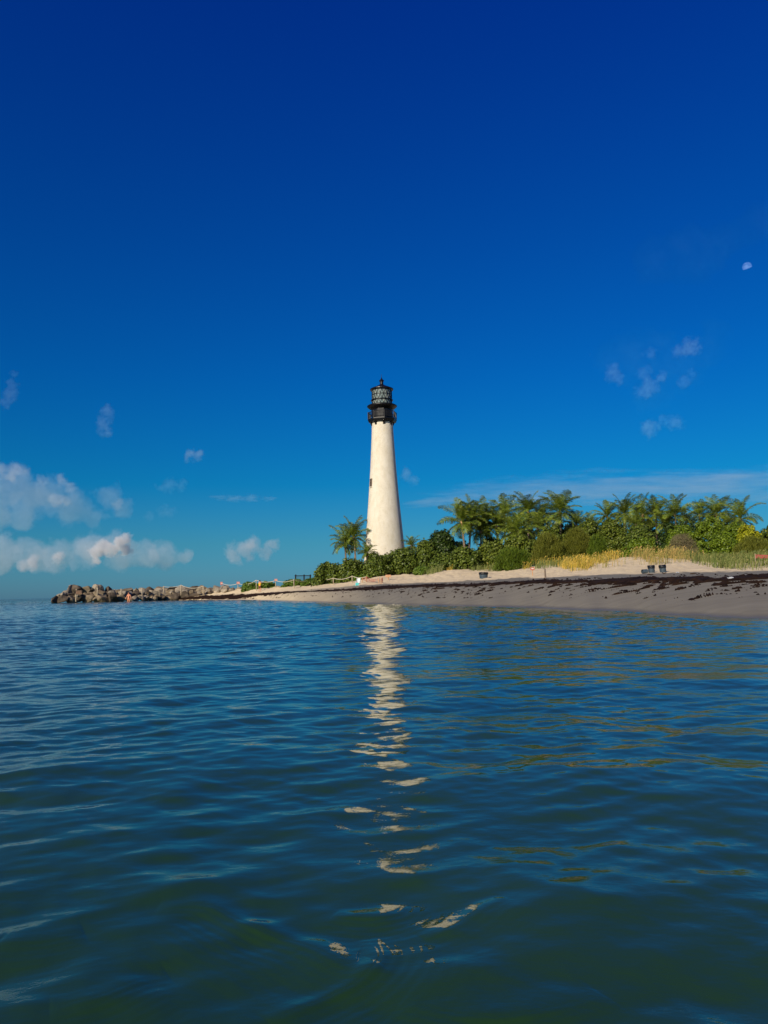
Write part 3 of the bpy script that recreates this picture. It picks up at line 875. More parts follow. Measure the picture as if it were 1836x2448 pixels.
# ------------------------------------------------------------------ shrubs
GS = 'sea grape shrubs along the dune'
GO = 'scrub on the dune'
SHR = [
    # x0, x1, top, Y, kind, label, name, group, depth
    (742, 832, 1342, 122, 'grape', 'sea grape dome at the left end of the hedge by the dark railing', 'sea_grape', GS, 7),
    (790, 885, 1334, 121, 'grape', 'sea grape mound below the two leaning palms', 'sea_grape', GS, 7),
    (860, 950, 1319, 119, 'grape', 'sea grape mound covering the foot of the white tower', 'sea_grape', GS, 6),
    (915, 1010, 1306, 120, 'grape', 'sea grape mound just right of the tower foot, behind the tan board', 'sea_grape', GS, 6),
    (985, 1050, 1290, 120, 'grape', 'sea grape rising between the tower and the tall dark thicket', 'sea_grape', GS, 5),
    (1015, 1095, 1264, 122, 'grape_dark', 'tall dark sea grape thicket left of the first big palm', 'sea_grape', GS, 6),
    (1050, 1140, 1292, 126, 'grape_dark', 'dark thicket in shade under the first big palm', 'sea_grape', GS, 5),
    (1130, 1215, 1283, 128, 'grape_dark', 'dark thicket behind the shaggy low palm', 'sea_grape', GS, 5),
    (1020, 1105, 1322, 114.5, 'grape', 'low sea grape apron in front of the tall dark thicket', 'sea_grape', GS, 4),
    (1065, 1150, 1304, 115, 'grape', 'sea grape with reddish tint below the first palm trunk', 'sea_grape', GS, 4.5),
    (1130, 1225, 1292, 116, 'grape_pale', 'pale sea grape below the dense left palm clump', 'sea_grape', GS, 5),
    (1190, 1300, 1276, 117, 'grape_pale', 'pale sea grape under the wide forward palm', 'sea_grape', GS, 5),
    (1270, 1370, 1252, 121, 'grape_pale', 'pale high sea grape below the tallest palm', 'sea_grape', GS, 5),
    (1350, 1460, 1244, 120, 'grape_pale', 'pale high sea grape between the middle and right palm groups', 'sea_grape', GS, 5),
    (1425, 1510, 1240, 117, 'grape_pale', 'large rounded sea grape left of the right-hand palm row', 'sea_grape', GS, 5),
    (1480, 1572, 1254, 114, 'grape', 'large glossy sea grape in front of the right-hand palm row', 'sea_grape', GS, 5),
    (1178, 1272, 1302, 106.5, 'cedar', 'dense upright green bush like a cedar standing forward on the sand', 'cedar_bush', GO, 4.5),
    (1268, 1352, 1272, 110, 'feather', 'feathery olive bush behind the golden grass, left one', 'feathery_shrub', GO, 4),
    (1335, 1425, 1262, 111, 'feather', 'feathery olive bush with taller crown, right of its twin', 'feathery_shrub', GO, 4),
    (1400, 1450, 1278, 108, 'cedar', 'small fine-leaved green bush at the right end of the golden grass', 'cedar_bush', GO, 3),
    (1485, 1580, 1284, 106, 'bright', 'low bright green shrub in front of the glossy sea grape', 'green_shrub', GO, 4),
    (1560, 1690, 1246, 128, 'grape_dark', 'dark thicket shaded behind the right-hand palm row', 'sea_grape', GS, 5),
    (1585, 1672, 1256, 116, 'bright', 'bright green mound under the palm with the visible pale trunk', 'green_shrub', GO, 4),
    (1594, 1668, 1270, 107, 'dry', 'dry grey brown twiggy bush among the tan grass', 'dry_shrub', GO, 3.5),
    (1648, 1742, 1236, 115, 'bright', 'tall bright green round bush under the upright palms', 'green_shrub', GO, 5.5),
    (1715, 1790, 1248, 117, 'bright', 'green bush between the tall round bush and the yellow one', 'green_shrub', GO, 5),
    (1690, 1770, 1268, 108, 'bright', 'low spreading green bush right of the dry twiggy bush', 'green_shrub', GO, 4),
    (1755, 1818, 1252, 112, 'yellow', 'yellow green rounded bush below the rightmost palm', 'green_shrub', GO, 4),
    (1800, 1890, 1254, 113, 'grape', 'dark green bush cut by the right edge of the view', 'sea_grape', GS, 5),
    (1745, 1850, 1280, 104, 'feather', 'grey olive bush low at the right edge', 'feathery_shrub', GO, 4),
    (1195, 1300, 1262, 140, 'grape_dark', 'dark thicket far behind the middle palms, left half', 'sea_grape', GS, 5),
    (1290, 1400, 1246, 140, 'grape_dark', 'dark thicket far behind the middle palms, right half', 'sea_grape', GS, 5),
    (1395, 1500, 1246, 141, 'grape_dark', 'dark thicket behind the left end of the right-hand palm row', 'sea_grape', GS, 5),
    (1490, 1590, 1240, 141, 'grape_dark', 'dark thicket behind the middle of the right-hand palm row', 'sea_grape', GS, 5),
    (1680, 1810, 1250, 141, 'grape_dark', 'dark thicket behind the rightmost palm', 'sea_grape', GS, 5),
    (575, 618, 1390, 140, 'creeper', 'low bright green beach creeper left of the yellow shirt', 'beach_creeper', 'beach creeper patches', 3),
    (606, 662, 1389, 139, 'creeper', 'low bright green beach creeper right of the yellow shirt', 'beach_creeper', 'beach creeper patches', 3),
    (670, 735, 1384, 131, 'creeper', 'beach creeper below the dark railing', 'beach_creeper', 'beach creeper patches', 4),
    (715, 790, 1381, 126, 'creeper', 'beach creeper between dark railing and rope fence end', 'beach_creeper', 'beach creeper patches', 4),
    (770, 850, 1374, 121, 'creeper', 'beach creeper at the foot of the sea grape hedge', 'beach_creeper', 'beach creeper patches', 4),
    (835, 882, 1372, 118, 'creeper', 'beach creeper behind the red netting', 'beach_creeper', 'beach creeper patches', 3),
    (985, 1032, 1353, 112.5, 'creeper', 'small pale green tuft shrub at the dune edge right of the tan board', 'beach_creeper', 'beach creeper patches', 2.5),
    (1880, 1990, 1250, 112, 'bright', 'green bush beyond the right edge of the view', 'green_shrub', GO, 5),
    (1970, 2110, 1252, 110, 'grape', 'sea grape beyond the right edge of the view', 'sea_grape', GS, 5),
]
for i, s in enumerate(SHR):
    x0, x1, top, Y, kd, lab, nm, gp, dp = s
    cat = {'sea_grape': 'sea grape', 'beach_creeper': 'creeper'}.get(nm, 'shrub')
    bush(x0, x1, top, Y, kd, lab, 400 + i * 3, nm, cat, gp, dp)

# ------------------------------------------------------------------ grasses (uncountable)
def grass(name, label, mat, regions, seed, hmin, hmax, width=.035, heads=0.3, lean=.25):
    g = np.random.default_rng(seed)
    P = []
    for poly, n in regions:
        xs = [p[0] for p in poly]; ys = [p[1] for p in poly]
        k = 0; tries = 0
        while k < n and tries < n * 8:
            tries += 1
            x = g.uniform(min(xs), max(xs)); y = g.uniform(min(ys), max(ys))
            ins = False; j = len(poly) - 1
            for i in range(len(poly)):
                if (ys[i] > y) != (ys[j] > y) and x < (xs[j] - xs[i]) * (y - ys[i]) / (ys[j] - ys[i] + 1e-9) + xs[i]: ins = not ins
                j = i
            if not ins: continue
            q = ground_px(x, y)
            if q is None or q.y > 125: continue
            if fbm2(np.array([q.x]), np.array([q.y]), .55, seed, 3)[0] < g.uniform(.38, .60): continue
            P.append((q.x, q.y + g.uniform(-.3, 1.2), q.z)); k += 1
    P = np.array(P); P[:, 2] = [ground_at(a, b, c) for a, b, c in P]
    n = len(P)
    h = g.uniform(hmin, hmax, n) * (.45 + 1.1 * fbm2(P[:, 0], P[:, 1], .6, seed + 1, 3))
    a = g.random(n) * 2 * PI
    ln = np.stack([np.cos(a) * lean + .18, np.sin(a) * lean, np.zeros(n)], 1) * h[:, None]
    side = np.stack([np.sin(a + g.normal(size=n)), np.cos(a), np.zeros(n)], 1)
    side[:, 1] *= .4; side /= np.linalg.norm(side, axis=1, keepdims=True)
    w = width * g.uniform(.6, 1.3, n)[:, None]
    up = np.array([0, 0, 1.0])
    b0 = P - up * .05; m1 = P + up * (h * .6)[:, None] + ln * .35; tp = P + up * h[:, None] + ln
    V = [b0 - side * w * .5, b0 + side * w * .5, m1 + side * w * .4, m1 - side * w * .4, tp + side * w * .12, tp - side * w * .12]
    V = np.stack(V, 1).reshape(-1, 3); k = np.arange(n)[:, None] * 6
    Fq = np.concatenate([k + np.array([[0, 1, 2, 3]]), k + np.array([[3, 2, 4, 5]])])
    sel = np.where(g.random(n) < heads)[0]
    if len(sel):
        t0 = tp[sel] - ln[sel] * .15 - up * (h[sel] * .16)[:, None]; t1 = tp[sel] + ln[sel] * .25 + up * .04
        hw = side[sel] * (width * 1.7)
        mid = (t0 + t1) / 2
        VH = np.stack([t0, mid + hw, t1, mid - hw], 1).reshape(-1, 3)
        FH = np.arange(len(sel) * 4).reshape(-1, 4) + len(V)
        V = np.concatenate([V, VH]); Fq = np.concatenate([Fq, FH])
    tag(link(name, np_mesh(name, V, Fq), mat), label, 'grass', kind='stuff')

grass('golden_grass', 'golden sea oats on the dune face right of the cedar-like bush', M['gold_grass'],
      [([(1255, 1335), (1300, 1322), (1400, 1315), (1500, 1312), (1505, 1326), (1470, 1340), (1430, 1352), (1395, 1362), (1350, 1362), (1320, 1350), (1250, 1362)], 2300),
       ([(1340, 1345), (1420, 1340), (1405, 1366), (1365, 1368)], 500),
       ([(1045, 1345), (1180, 1340), (1180, 1362), (1100, 1360), (1060, 1366)], 650)], 31, .35, 1.15, .035, .3)
grass('tan_grass', 'tan sea oats with seed heads on the dune above the bins', M['tan_grass'],
      [([(1540, 1318), (1600, 1300), (1640, 1308), (1600, 1334), (1560, 1345), (1540, 1345)], 1100),
       ([(1590, 1322), (1640, 1318), (1635, 1338), (1605, 1338)], 350),
       ([(1480, 1296), (1700, 1290), (1836, 1290), (1836, 1312), (1680, 1312), (1500, 1312)], 1300),
       ([(1505, 1322), (1560, 1310), (1660, 1322), (1700, 1342), (1640, 1346), (1560, 1352), (1520, 1342)], 420),
       ([(1380, 1352), (1500, 1330), (1560, 1338), (1540, 1352), (1400, 1366)], 160)], 37, .4, 1.4, .034, .4)
grass('green_grass', 'olive green dune grass spreading at the right above the pale sand', M['green_grass'],
      [([(1640, 1312), (1760, 1305), (1900, 1300), (1900, 1338), (1770, 1348), (1735, 1356), (1700, 1346), (1640, 1338)], 2600),
       ([(1640, 1338), (1700, 1344), (1740, 1354), (1836, 1346), (1900, 1346), (1900, 1362), (1760, 1364), (1680, 1354)], 700),
       ([(1090, 1352), (1180, 1350), (1180, 1368), (1110, 1364)], 260), ([(1245, 1340), (1400, 1318), (1400, 1350), (1250, 1364)], 700),
       ([(1470, 1318), (1510, 1314), (1505, 1331), (1475, 1332)], 420),
       ([(1000, 1372), (1050, 1360), (1060, 1366), (1020, 1376)], 420),
       ([(1900, 1300), (2300, 1290), (2300, 1345), (1900, 1340)], 1400)], 41, .45, 1.0, .045, .15)

# ------------------------------------------------------------------ jetty boulders
def rock_mesh(seed):
    """broken quarry stone: a hull of scattered corners, edges worn, faces roughened"""
    g = random.Random(seed * 13 + 5)
    bm = bmesh.new()
    ex = (1.0, g.uniform(.75, 1.0), g.uniform(.65, .95))
    for i in range(g.randint(13, 19)):
        v = Vector((g.gauss(0, 1), g.gauss(0, 1), g.gauss(0, 1))).normalized() * g.uniform(.82, 1.08)
        bm.verts.new((v.x * ex[0], v.y * ex[1], v.z * ex[2]))
    r = bmesh.ops.convex_hull(bm, input=bm.verts)
    bmesh.ops.delete(bm, geom=[v for v in bm.verts if not v.link_faces], context='VERTS')
    bmesh.ops.dissolve_limit(bm, angle_limit=.22, verts=bm.verts, edges=bm.edges)
    bmesh.ops.bevel(bm, geom=bm.edges[:], offset=.07, segments=2, affect='EDGES', clamp_overlap=True)
    bmesh.ops.triangulate(bm, faces=bm.faces)
    for k in range(2):
        bmesh.ops.subdivide_edges(bm, edges=[e for e in bm.edges if e.calc_length() > .22], cuts=1, use_grid_fill=True)
        bmesh.ops.triangulate(bm, faces=bm.faces)
    for v in bm.verts:
        c = v.co
        v.co = c + c.normalized() * (mnoise.fractal(c * 2.6 + Vector((seed, 0, 0)), 1.0, 2.0, 4) * .045)
    bmesh.ops.recalc_face_normals(bm, faces=bm.faces)
    me = bpy.data.meshes.new('boulder'); bm.to_mesh(me); bm.free()
    return me
ROCKS = {}
for mk in ('rock_tan', 'rock_grey', 'rock_dark'):
    ROCKS[mk] = []
    for i in range(8):
        me = rock_mesh(i * 7 + len(mk)); me.materials.append(M[mk]); ROCKS[mk].append(me)
rr_ = random.Random(5)
JPOSTS = [(181, 1432), (233, 1420), (290, 1421), (340, 1424), (391, 1421), (433, 1420), (486, 1424)]
def jetty_Y(x): return float(np.interp(x, [100, 120, 300, 400, 480, 580], [130, 131, 138, 148, 147, 143]))
def where(x):
    if x < 150: return 'at the seaward tip of the jetty'
    if x < 205: return 'around the dark warning sign'
    for a, b, t in ((205, 262, 'by the first short white post'), (262, 315, 'beside the bather'), (315, 365, 'between the bather and the tall posts'),
                    (365, 412, 'by the left of the tall rope posts'), (412, 460, 'by the middle tall rope post'), (460, 520, 'by the last rope post on the rocks')):
        if a <= x < b: return t
    return 'where the jetty meets the sand'
def rock(x, row, w, layer, dY=0.0, tone=None):
    Y = jetty_Y(x) + dY
    c = at(x, row, Y)
    s = w * px(Y) / 2 * 1.22
    if tone is None:
        t = (x - 120) / 400
        tone = rr_.choices(['rock_tan', 'rock_grey', 'rock_dark'], [.5 - .1 * t, .15 + .55 * t, .35 - .22 * t])[0]
        if layer == 'waterline' and x > 360 and rr_.random() < .6: tone = 'rock_dark'
    o = bpy.data.objects.new('boulder', rr_.choice(ROCKS[tone])); COL.objects.link(o)
    o.location = c
    o.rotation_euler = (rr_.uniform(-.5, .5), rr_.uniform(-.5, .5), rr_.uniform(0, 6.28))
    o.scale = (s * rr_.uniform(1.05, 1.4), s * rr_.uniform(1.0, 1.4), s * rr_.uniform(.9, 1.15))
    sz = 'huge' if w > 30 else 'large' if w > 24 else 'medium' if w > 17 else 'small'
    tn = {'rock_tan': 'brown', 'rock_grey': 'pale grey', 'rock_dark': 'dark wet'}[tone]
    tag(o, f'{sz} {tn} boulder in the {layer} row {where(x)}', 'boulder', 'boulders of the jetty')
# the crest, the middle and the waterline, seaward tip first
for x, row, w in ((168, 1415, 30), (186, 1413, 30), (207, 1412, 28), (232, 1413, 32), (262, 1415, 26), (284, 1417, 22)):
    rock(x, row, w, 'crest', 4.5)
x = 305
while x < 545:
    w = rr_.uniform(20, 32); rock(x, rr_.uniform(1411, 1415) - (x - 305) * .004, w, 'crest', 4.5 + rr_.uniform(-.5, 1)); x += w * .72
x = 150
while x < 500:
    w = rr_.uniform(19, 30); rock(x, rr_.uniform(1421, 1425) - (x - 150) * .006, w, 'middle', 2.2 + rr_.uniform(-.6, .6)); x += w * .70
x = 133
while x < 462:
    w = rr_.uniform(18, 30); rock(x, np.interp(x, [120, 300, 460], [1434, 1431.5, 1428]) + rr_.uniform(-1.5, 1.5), w, 'waterline', .3 + rr_.uniform(-.5, .5)); x += w * .74
for k in range(40):
    x = rr_.uniform(145, 520); rock(x, np.interp(x, [120, 520], [1428, 1419]) + rr_.uniform(-7, 6), rr_.uniform(9, 15), 'filling', rr_.uniform(.2, 2.0))
x = 160
while x < 560:
    w = rr_.uniform(26, 36); rock(x, 1421 - (x - 160) * .005, w, 'rear', 6.5, 'rock_grey'); x += w * .7
for x, row, w in ((540, 1409, 24), (556, 1412, 20), (572, 1410, 16), (522, 1413, 20), (663, 1406, 12), (667, 1404, 9)):
    rock(x, row, w, 'landward', 2 if x < 600 else 137 - jetty_Y(x), 'rock_grey')

# ------------------------------------------------------------------ rope fences, signs
def rope_pts(a, b, sag, n=12):
    return [a.lerp(b, i / n) - Vector((0, 0, sag * 4 * (i / n) * (1 - i / n))) for i in range(n + 1)]

def fence_line(name, label, posts, ropes, mat, r=.075, sag=.35, rope_r=.035):
    b0 = posts[0][0]
    root = empty(name, b0); tag(root, label, 'fence')
    for (b, t, rad) in posts:
        m = MB(); m.tube([b - b0 - Vector((0, 0, .3)), t - b0 - Vector((0, 0, .04)), t - b0], [rad, rad * .95, rad * .6], 10)
        m.build('post', mat, root, smooth=True)
    m = MB()
    for i, j, s in ropes:
        m.tube(rope_pts(posts[i][1] - b0 - Vector((0, 0, .06)), posts[j][1] - b0 - Vector((0, 0, .06)), s), rope_r, 6)
    m.build('rope', M['rope'], root, smooth=True)
    return root

# the roped-off jetty: pale posts among the rocks
def jp(x, row_b, row_t, dY, rad=.11):
    Y = jetty_Y(x) + dY
    b = at(x, row_b, Y); t = at(x, row_t, Y); t.x = b.x + (t.x - b.x); return (b, t, rad)
posts = [jp(233, 1421, 1404, .1), jp(290, 1421, 1407, .1), jp(340, 1424, 1405, .1), jp(391, 1422, 1401, .1), jp(433, 1420, 1398, .1), jp(486, 1424, 1400, .1)]
fence_line('rope_fence', 'row of pale posts with white rope standing among the jetty boulders', posts, [(3, 4, .25), (4, 5, .5)], M['post_wood'])

def sign_board(name, label, b, t, bw, bh, bmat, face=None, pmat='post_wood', prad=.06, cat='sign'):
    """post from b up, board at its top facing the camera, marks as a child of the board"""
    root = empty(name, b); tag(root, label, cat)
    m = MB(); m.tube([Vector((0, 0, -.3)), t - b], prad, 8); m.build('post', M[pmat], root)
    c = t - b - Vector((0, prad + .03, bh * .35))
    m = MB(); m.box(c, (bw, .05, bh), bevel=.01); bd = m.build('board', M[bmat], root)
    if face == 'lines':
        m = MB(); g = random.Random(3)
        for k in range(3):
            zz = c.z + bh * (.28 - .27 * k); x0 = -bw * .40
            while x0 < bw * .36:
                w_ = g.uniform(.08, .2) * bw
                m.box((c.x + x0 + w_ / 2, c.y - .03, zz), (w_ * .85, .012, bh * .10)); x0 += w_ + .03 * bw
        m.build('lettering', M['pale_mark'], bd)
    if face == 'ring':
        m = MB(); n = 20; ro, ri = bh * .36, bh * .20
        for k in range(n):
            a, a1 = 2 * PI * k / n, 2 * PI * (k + 1) / n
            m.poly([(c.x + q[0], c.y - .032, c.z + q[1]) for q in ((ro * math.cos(a), ro * math.sin(a)), (ro * math.cos(a1), ro * math.sin(a1)), (ri * math.cos(a1), ri * math.sin(a1)), (ri * math.cos(a), ri * math.sin(a)))])
        m.box((c.x, c.y - .032, c.z), (bw * .5, .008, bh * .10), M=None)
        m.build('emblem', M['pale_mark'], bd)
    if face == 'panel':
        m = MB(); m.box((c.x, c.y - .03, c.z + .06 * bh), (bw * .55, .012, bh * .34)); m.build('panel', M['pale_mark'], bd)
    return root

b = at(181.5, 1431, 130.3); t = at(182.5, 1408, 130.3)
b_ = b; root = empty('warning_sign', b_); tag(root, 'dark brown warning sign with pale lettering on a white post at the jetty tip', 'sign')
m = MB(); m.tube([Vector((0, 0, -.5)), t - b_], .09, 8); m.build('post', M['post_wood'], root)
cx_ = at(188.5, 1416, 130.1) - b_
m = MB(); m.box(cx_, (15.5 * px(132), .06, 10 * px(132)), bevel=.01); bd = m.build('board', M['brown_sign'], root)
m = MB(); g_ = random.Random(4)
for k in range(3):
    x0 = -.40
    while x0 < .33:
        w_ = g_.uniform(.06, .16)
        m.box((cx_.x + x0 + w_ / 2, cx_.y - .04, cx_.z + .19 - .19 * k), (w_, .02, .055)); x0 += w_ + .05
m.build('lettering', M['tan_board'], bd)

# the roped-off dune: posts along the sand with drooping white rope
def fp(x, row_b, row_t, rad=.06):
    p = on_land(x, row_b)
    t = at(x - .02 * (row_b - row_t), row_t, p.y)
    return (p, t, rad)
dposts = [fp(529, 1411, 1393), fp(569, 1408, 1394), fp(613, 1412, 1386), fp(659, 1405, 1387), fp(703, 1406, 1385), fp(749, 1398, 1385), fp(797, 1397, 1381), fp(842, 1392, 1376), fp(874, 1390, 1378)]
fence_line('rope_fence', 'rope fence with drooping white rope and wooden posts along the dune foot', dposts,
           [(i, i + 1, s) for i, s in enumerate((.35, .45, .30, .28, .25, .22, .30, .18))], M['post_wood'])
def hang_sign(x, y, Y, bw, bh, label, matn, face):
    """a small sign fixed on the rope fence"""
    c = at(x, y, Y - .12)
    m = MB(); m.box((0, 0, 0), (bw, .04, bh), bevel=.008)
    o = m.build('notice_sign', M[matn], None, loc=c); tag(o, label, 'sign', 'red notices on the rope fence')
    m = MB()
    n = 18; ro, ri = bh * .40, bh * .22
    if face == 'ring':
        for k in range(n):
            a, a1 = 2 * PI * k / n, 2 * PI * (k + 1) / n
            m.poly([(q[0], -.026, q[1]) for q in ((ro * math.cos(a), ro * math.sin(a)), (ro * math.cos(a1), ro * math.sin(a1)), (ri * math.cos(a1), ri * math.sin(a1)), (ri * math.cos(a), ri * math.sin(a)))])
    m.box((0, -.026, 0), (bw * .5, .01, bh * .16))
    m.build('emblem', M['pale_mark'], o)
hang_sign(529.5, 1394.5, dposts[0][0].y, .44, .52, 'pink red notice on the leftmost rope fence post, above the last boulders', 'pink_sign', 'bar')
hang_sign(569.5, 1393.5, dposts[1][0].y, .58, .42, 'pink red notice left of the yellow shirt, on the second rope fence post', 'pink_sign', 'bar')
hang_sign(659.5, 1386.5, dposts[3][0].y, .50, .36, 'small red notice on the post right of the yellow shirt', 'pink_sign', 'bar')
hang_sign(749.5, 1387.5, dposts[5][0].y, .56, .52, 'red notice with pale round emblem in front of the creeper', 'red_sign', 'ring')

# dark railing at the hedge end
rb = at(718, 1386, 136); rz_ = ground_at(rb.x, rb.y, 1.6)
root = empty('dark_railing', (rb.x, rb.y, rz_)); tag(root, 'dark timber railing with thin balusters at the left end of the hedge', 'railing')
for x in (707, 727, 742):
    p = at(x, 1373.5, 136)
    m = MB(); m.box((p.x - rb.x, 0, (p.z - rz_) / 2 - .15), (.22, .22, p.z - rz_ + .3), bevel=.02); m.build('post', M['black_iron'], root)
p0, p1 = at(704, 1376, 136), at(744, 1374.5, 136)
m = MB(); m.box(((p0.x + p1.x) / 2 - rb.x, 0, (p0.z + p1.z) / 2 - rz_ - .08), (p1.x - p0.x, .12, .14)); m.build('top_rail', M['black_iron'], root)
m = MB()
for k in range(14):
    xx_ = p0.x + (p1.x - p0.x) * (k + .5) / 14 - rb.x
    m.tube([Vector((xx_, 0, .0)), Vector((xx_, 0, p0.z - rz_ - .1))], .022, 5)
m.build('baluster', M['black_iron'], root)
# twig spray left of the railing
g = np.random.default_rng(8)
m = MB(); tb_ = at(702, 1388, 135.5); tz_ = ground_at(tb_.x, tb_.y, 1.5)
for k in range(16):
    a = g.uniform(-1.1, .5); L = g.uniform(.6, 1.5)
    e = Vector((math.sin(a) * L, g.normal() * .2, math.cos(a) * L))
    m.tube([Vector((0, 0, 0)), e * .5 + Vector((0, 0, .08)), e], [.02, .014, .006], 5)
o = m.build('bare_twig_bush', M['stem'], None, loc=(tb_.x, tb_.y, tz_)); tag(o, 'bare dark twig bush leaning against the left of the dark railing', 'bush')

# red netting pen, tan board, beach chair
pn = [(866, 1392.5, 1380), (876, 1391, 1377), (905.5, 1394, 1381), (911, 1396, 1381), (914.5, 1393, 1379)]
pp = [(on_land(x, rb_), rt) for x, rb_, rt in pn]
b0 = pp[0][0]
root = empty('netting_fence', b0); tag(root, 'sagging red orange netting on thin stakes above the seaweed line near the tower', 'barrier')
tops = []
for (p, rt), (x, _, _) in zip(pp, pn):
    t = at(x, rt, p.y); tops.append(t)
    m = MB(); m.tube([p - b0 - Vector((0, 0, .2)), t - b0], .05, 7); m.build('stake', M['tan_board'], root)
m = MB()
for i, j in ((0, 1), (1, 2), (2, 4), (4, 3), (0, 2)):
    A = tops[i] - b0; B = tops[j] - b0
    for k in range(3):
        o1 = Vector((0, 0, -.10 - .10 * k))
        m.tube(rope_pts(A + o1, B + o1, .16 + .03 * k if (B - A).length > 1 else .03), .018, 5)
m.build('netting', M['orange_net'], root)
b = on_land(928.5, 1386.5); t = at(928, 1375, b.y)
sign_board('notice_board', 'blank tan board on short post at the edge of the sea grape hedge', b, t, 13 * px(b.y), 6 * px(b.y), 'tan_board', None, 'tan_board', .06)
cb = on_land(856, 1400)
root = empty('beach_chair', cb, R(-14)); tag(root, 'white and turquoise beach chair standing alone on the sand before the netting', 'chair')
sc_ = px(cb.y) * 9
m = MB(); m.box((0, .18, .62), (sc_ * .92, .05, .62), M=Matrix.Rotation(R(-14), 4, 'X')); m.build('backrest', M['white_cloth'], root)
m = MB(); m.box((0, -.12, .30), (sc_ * .92, .50, .06)); m.box((0, -.36, .16), (sc_ * .92, .03, .26)); m.build('seat', M['turq'], root)
for sx in (-1, 1):
    m = MB(); xx_ = sx * sc_ * .48
    m.tube([(xx_, .25, -.05), (xx_, .1, .3), (xx_, .32, .95)], .022, 6); m.tube([(xx_, -.36, -.05), (xx_, -.3, .5), (xx_, .2, .52)], .022, 6)
    m.build('side_frame', M['plastic_white'], root)
m = MB(); m.box((0, 0, .03), (.5, .34, .05), bevel=.02)
tp_ = on_land(850, 1400.5); o = m.build('beach_towel', M['turq'], None, loc=tp_); tag(o, 'folded turquoise towel on the sand left of the beach chair', 'towel')

# ------------------------------------------------------------------ bins, post, small signs, litter
def barrel(loc, h, r, label, tilt=0.0, ax=0.0, lying=False, name='trash_barrel', bag=True):
    root = empty(name, loc, 0); tag(root, label, 'trash bin', 'trash barrels on the beach')
    MM = Matrix.Rotation(ax, 4, 'Z') @ Matrix.Rotation(tilt, 4, 'Y')
    if lying: MM = Matrix.Translation((0, 0, r)) @ Matrix.Rotation(ax, 4, 'Z') @ Matrix.Rotation(PI / 2, 4, 'Y') @ Matrix.Translation((0, 0, -h / 2))
    else: MM = MM @ Matrix.Translation((0, 0, -.06))
    m = MB()
    m.lathe([(r * .92, 0), (r * .95, h * .04), (r * .97, h * .3), (r * 1.03, h * .33), (r * 1.03, h * .36), (r, h * .39), (r, h * .64), (r * 1.05, h * .67), (r * 1.05, h * .70), (r * 1.01, h * .73), (r * 1.03, h * .97), (r * 1.08, h * .98), (r * 1.08, h), (r * .98, h), (r * .96, h * .72), (.02, h * .70)], 28, cap=False)
    bd = m.build('body', M['barrel'], root, smooth=False, M=MM)
    if bag:
        m = MB(); g = random.Random(int(loc[0] * 100))
        n = 30; rings = [(1.10, .66), (1.13, .80), (1.12, .98), (1.0, 1.05), (.78, .98)]
        vs = [[m.bm.verts.new((r * a * (1 + g.uniform(-.03, .04)) * math.cos(2 * PI * k / n), r * a * (1 + g.uniform(-.03, .04)) * math.sin(2 * PI * k / n), h * (z + g.uniform(-.03, .03) * (1 if z < .9 else .5)))) for k in range(n)] for a, z in rings]
        for i in range(len(vs) - 1):
            for k in range(n): m.bm.faces.new((vs[i][k], vs[i][(k + 1) % n], vs[i + 1][(k + 1) % n], vs[i + 1][k]))
        m.build('bin_liner', M['bag'], root, smooth=True, M=MM)
    return root
p = on_land(1156, 1382); k = px(p.y)
barrel(p, 14.5 * k, 10 * k, 'single wide trash barrel with black liner left of the cedar-like bush', .02)
m = MB(); m.box((0, 0, .02), (.35, .2, .04), bevel=.01)
p = on_land(1558, 1369.5); k = px(p.y)
barrel(p, 19 * k, 7.6 * k, 'upright trash barrel in the middle of the trio on pale sand', -.04)
p = on_land(1585.5, 1368.5); k = px(p.y)
barrel(p, 19 * k, 7.6 * k, 'upright trash barrel tilting slightly, rightmost of the trio', -.10)
p = on_land(1541, 1371); k = px(p.y)
barrel(p, 13 * k, 5.0 * k, 'overturned trash barrel lying left of the two upright ones', lying=True, ax=R(12), bag=False)
p = on_land(1304, 1382); t = at(1302.5, 1359, p.y)
m = MB(); rr0 = 2.1 * px(p.y)
m.tube([(0, 0, -.3), (0, 0, t.z - p.z - .03), (0, 0, t.z - p.z)], [rr0, rr0, rr0 * .8], 14)
o = m.build('wooden_post', M['dark_wood'], None, loc=p); tag(o, 'thick grey brown wooden post standing alone on the sand', 'post')
o.rotation_euler = (0, R(-2), 0)
p = on_land(1273.5, 1376); t = at(1272.5, 1357.5, p.y)
sign_board('small_sign', 'small red brown sign with pale panel on a short stake left of the lone post', p, t, 9.5 * px(p.y), 6.5 * px(p.y), 'red_sign', 'panel', 'tan_board', .045)
# red tape barrier at the right edge
p0 = on_land(1806, 1352); t0 = at(1805, 1323, p0.y); p1 = on_land(1880, 1350); t1 = at(1879, 1321, p1.y)
root = empty('tape_barrier', p0); tag(root, 'red tape barrier on a thin pale stake at the right edge of the dune grass', 'barrier')
for p, t in ((p0, t0), (p1, t1)):
    m = MB(); m.tube([p - p0 - Vector((0, 0, .2)), t - p0], .025, 7); m.build('stake', M['post_wood'], root)
m = MB()
A, B = t0 - p0 - Vector((0, 0, .16)), t1 - p0 - Vector((0, 0, .2))
for k, (dz0, dz1) in enumerate(((0, 0), (-.16, -.10), (-.26, -.16))):
    P_ = rope_pts(A + Vector((0, -.03, dz0)), B + Vector((0, -.03, dz1)), .05)
    m.tube(P_, .030 if k < 2 else .02, 4, squash=1.4)
m.build('tape', M['red_tape'], root)
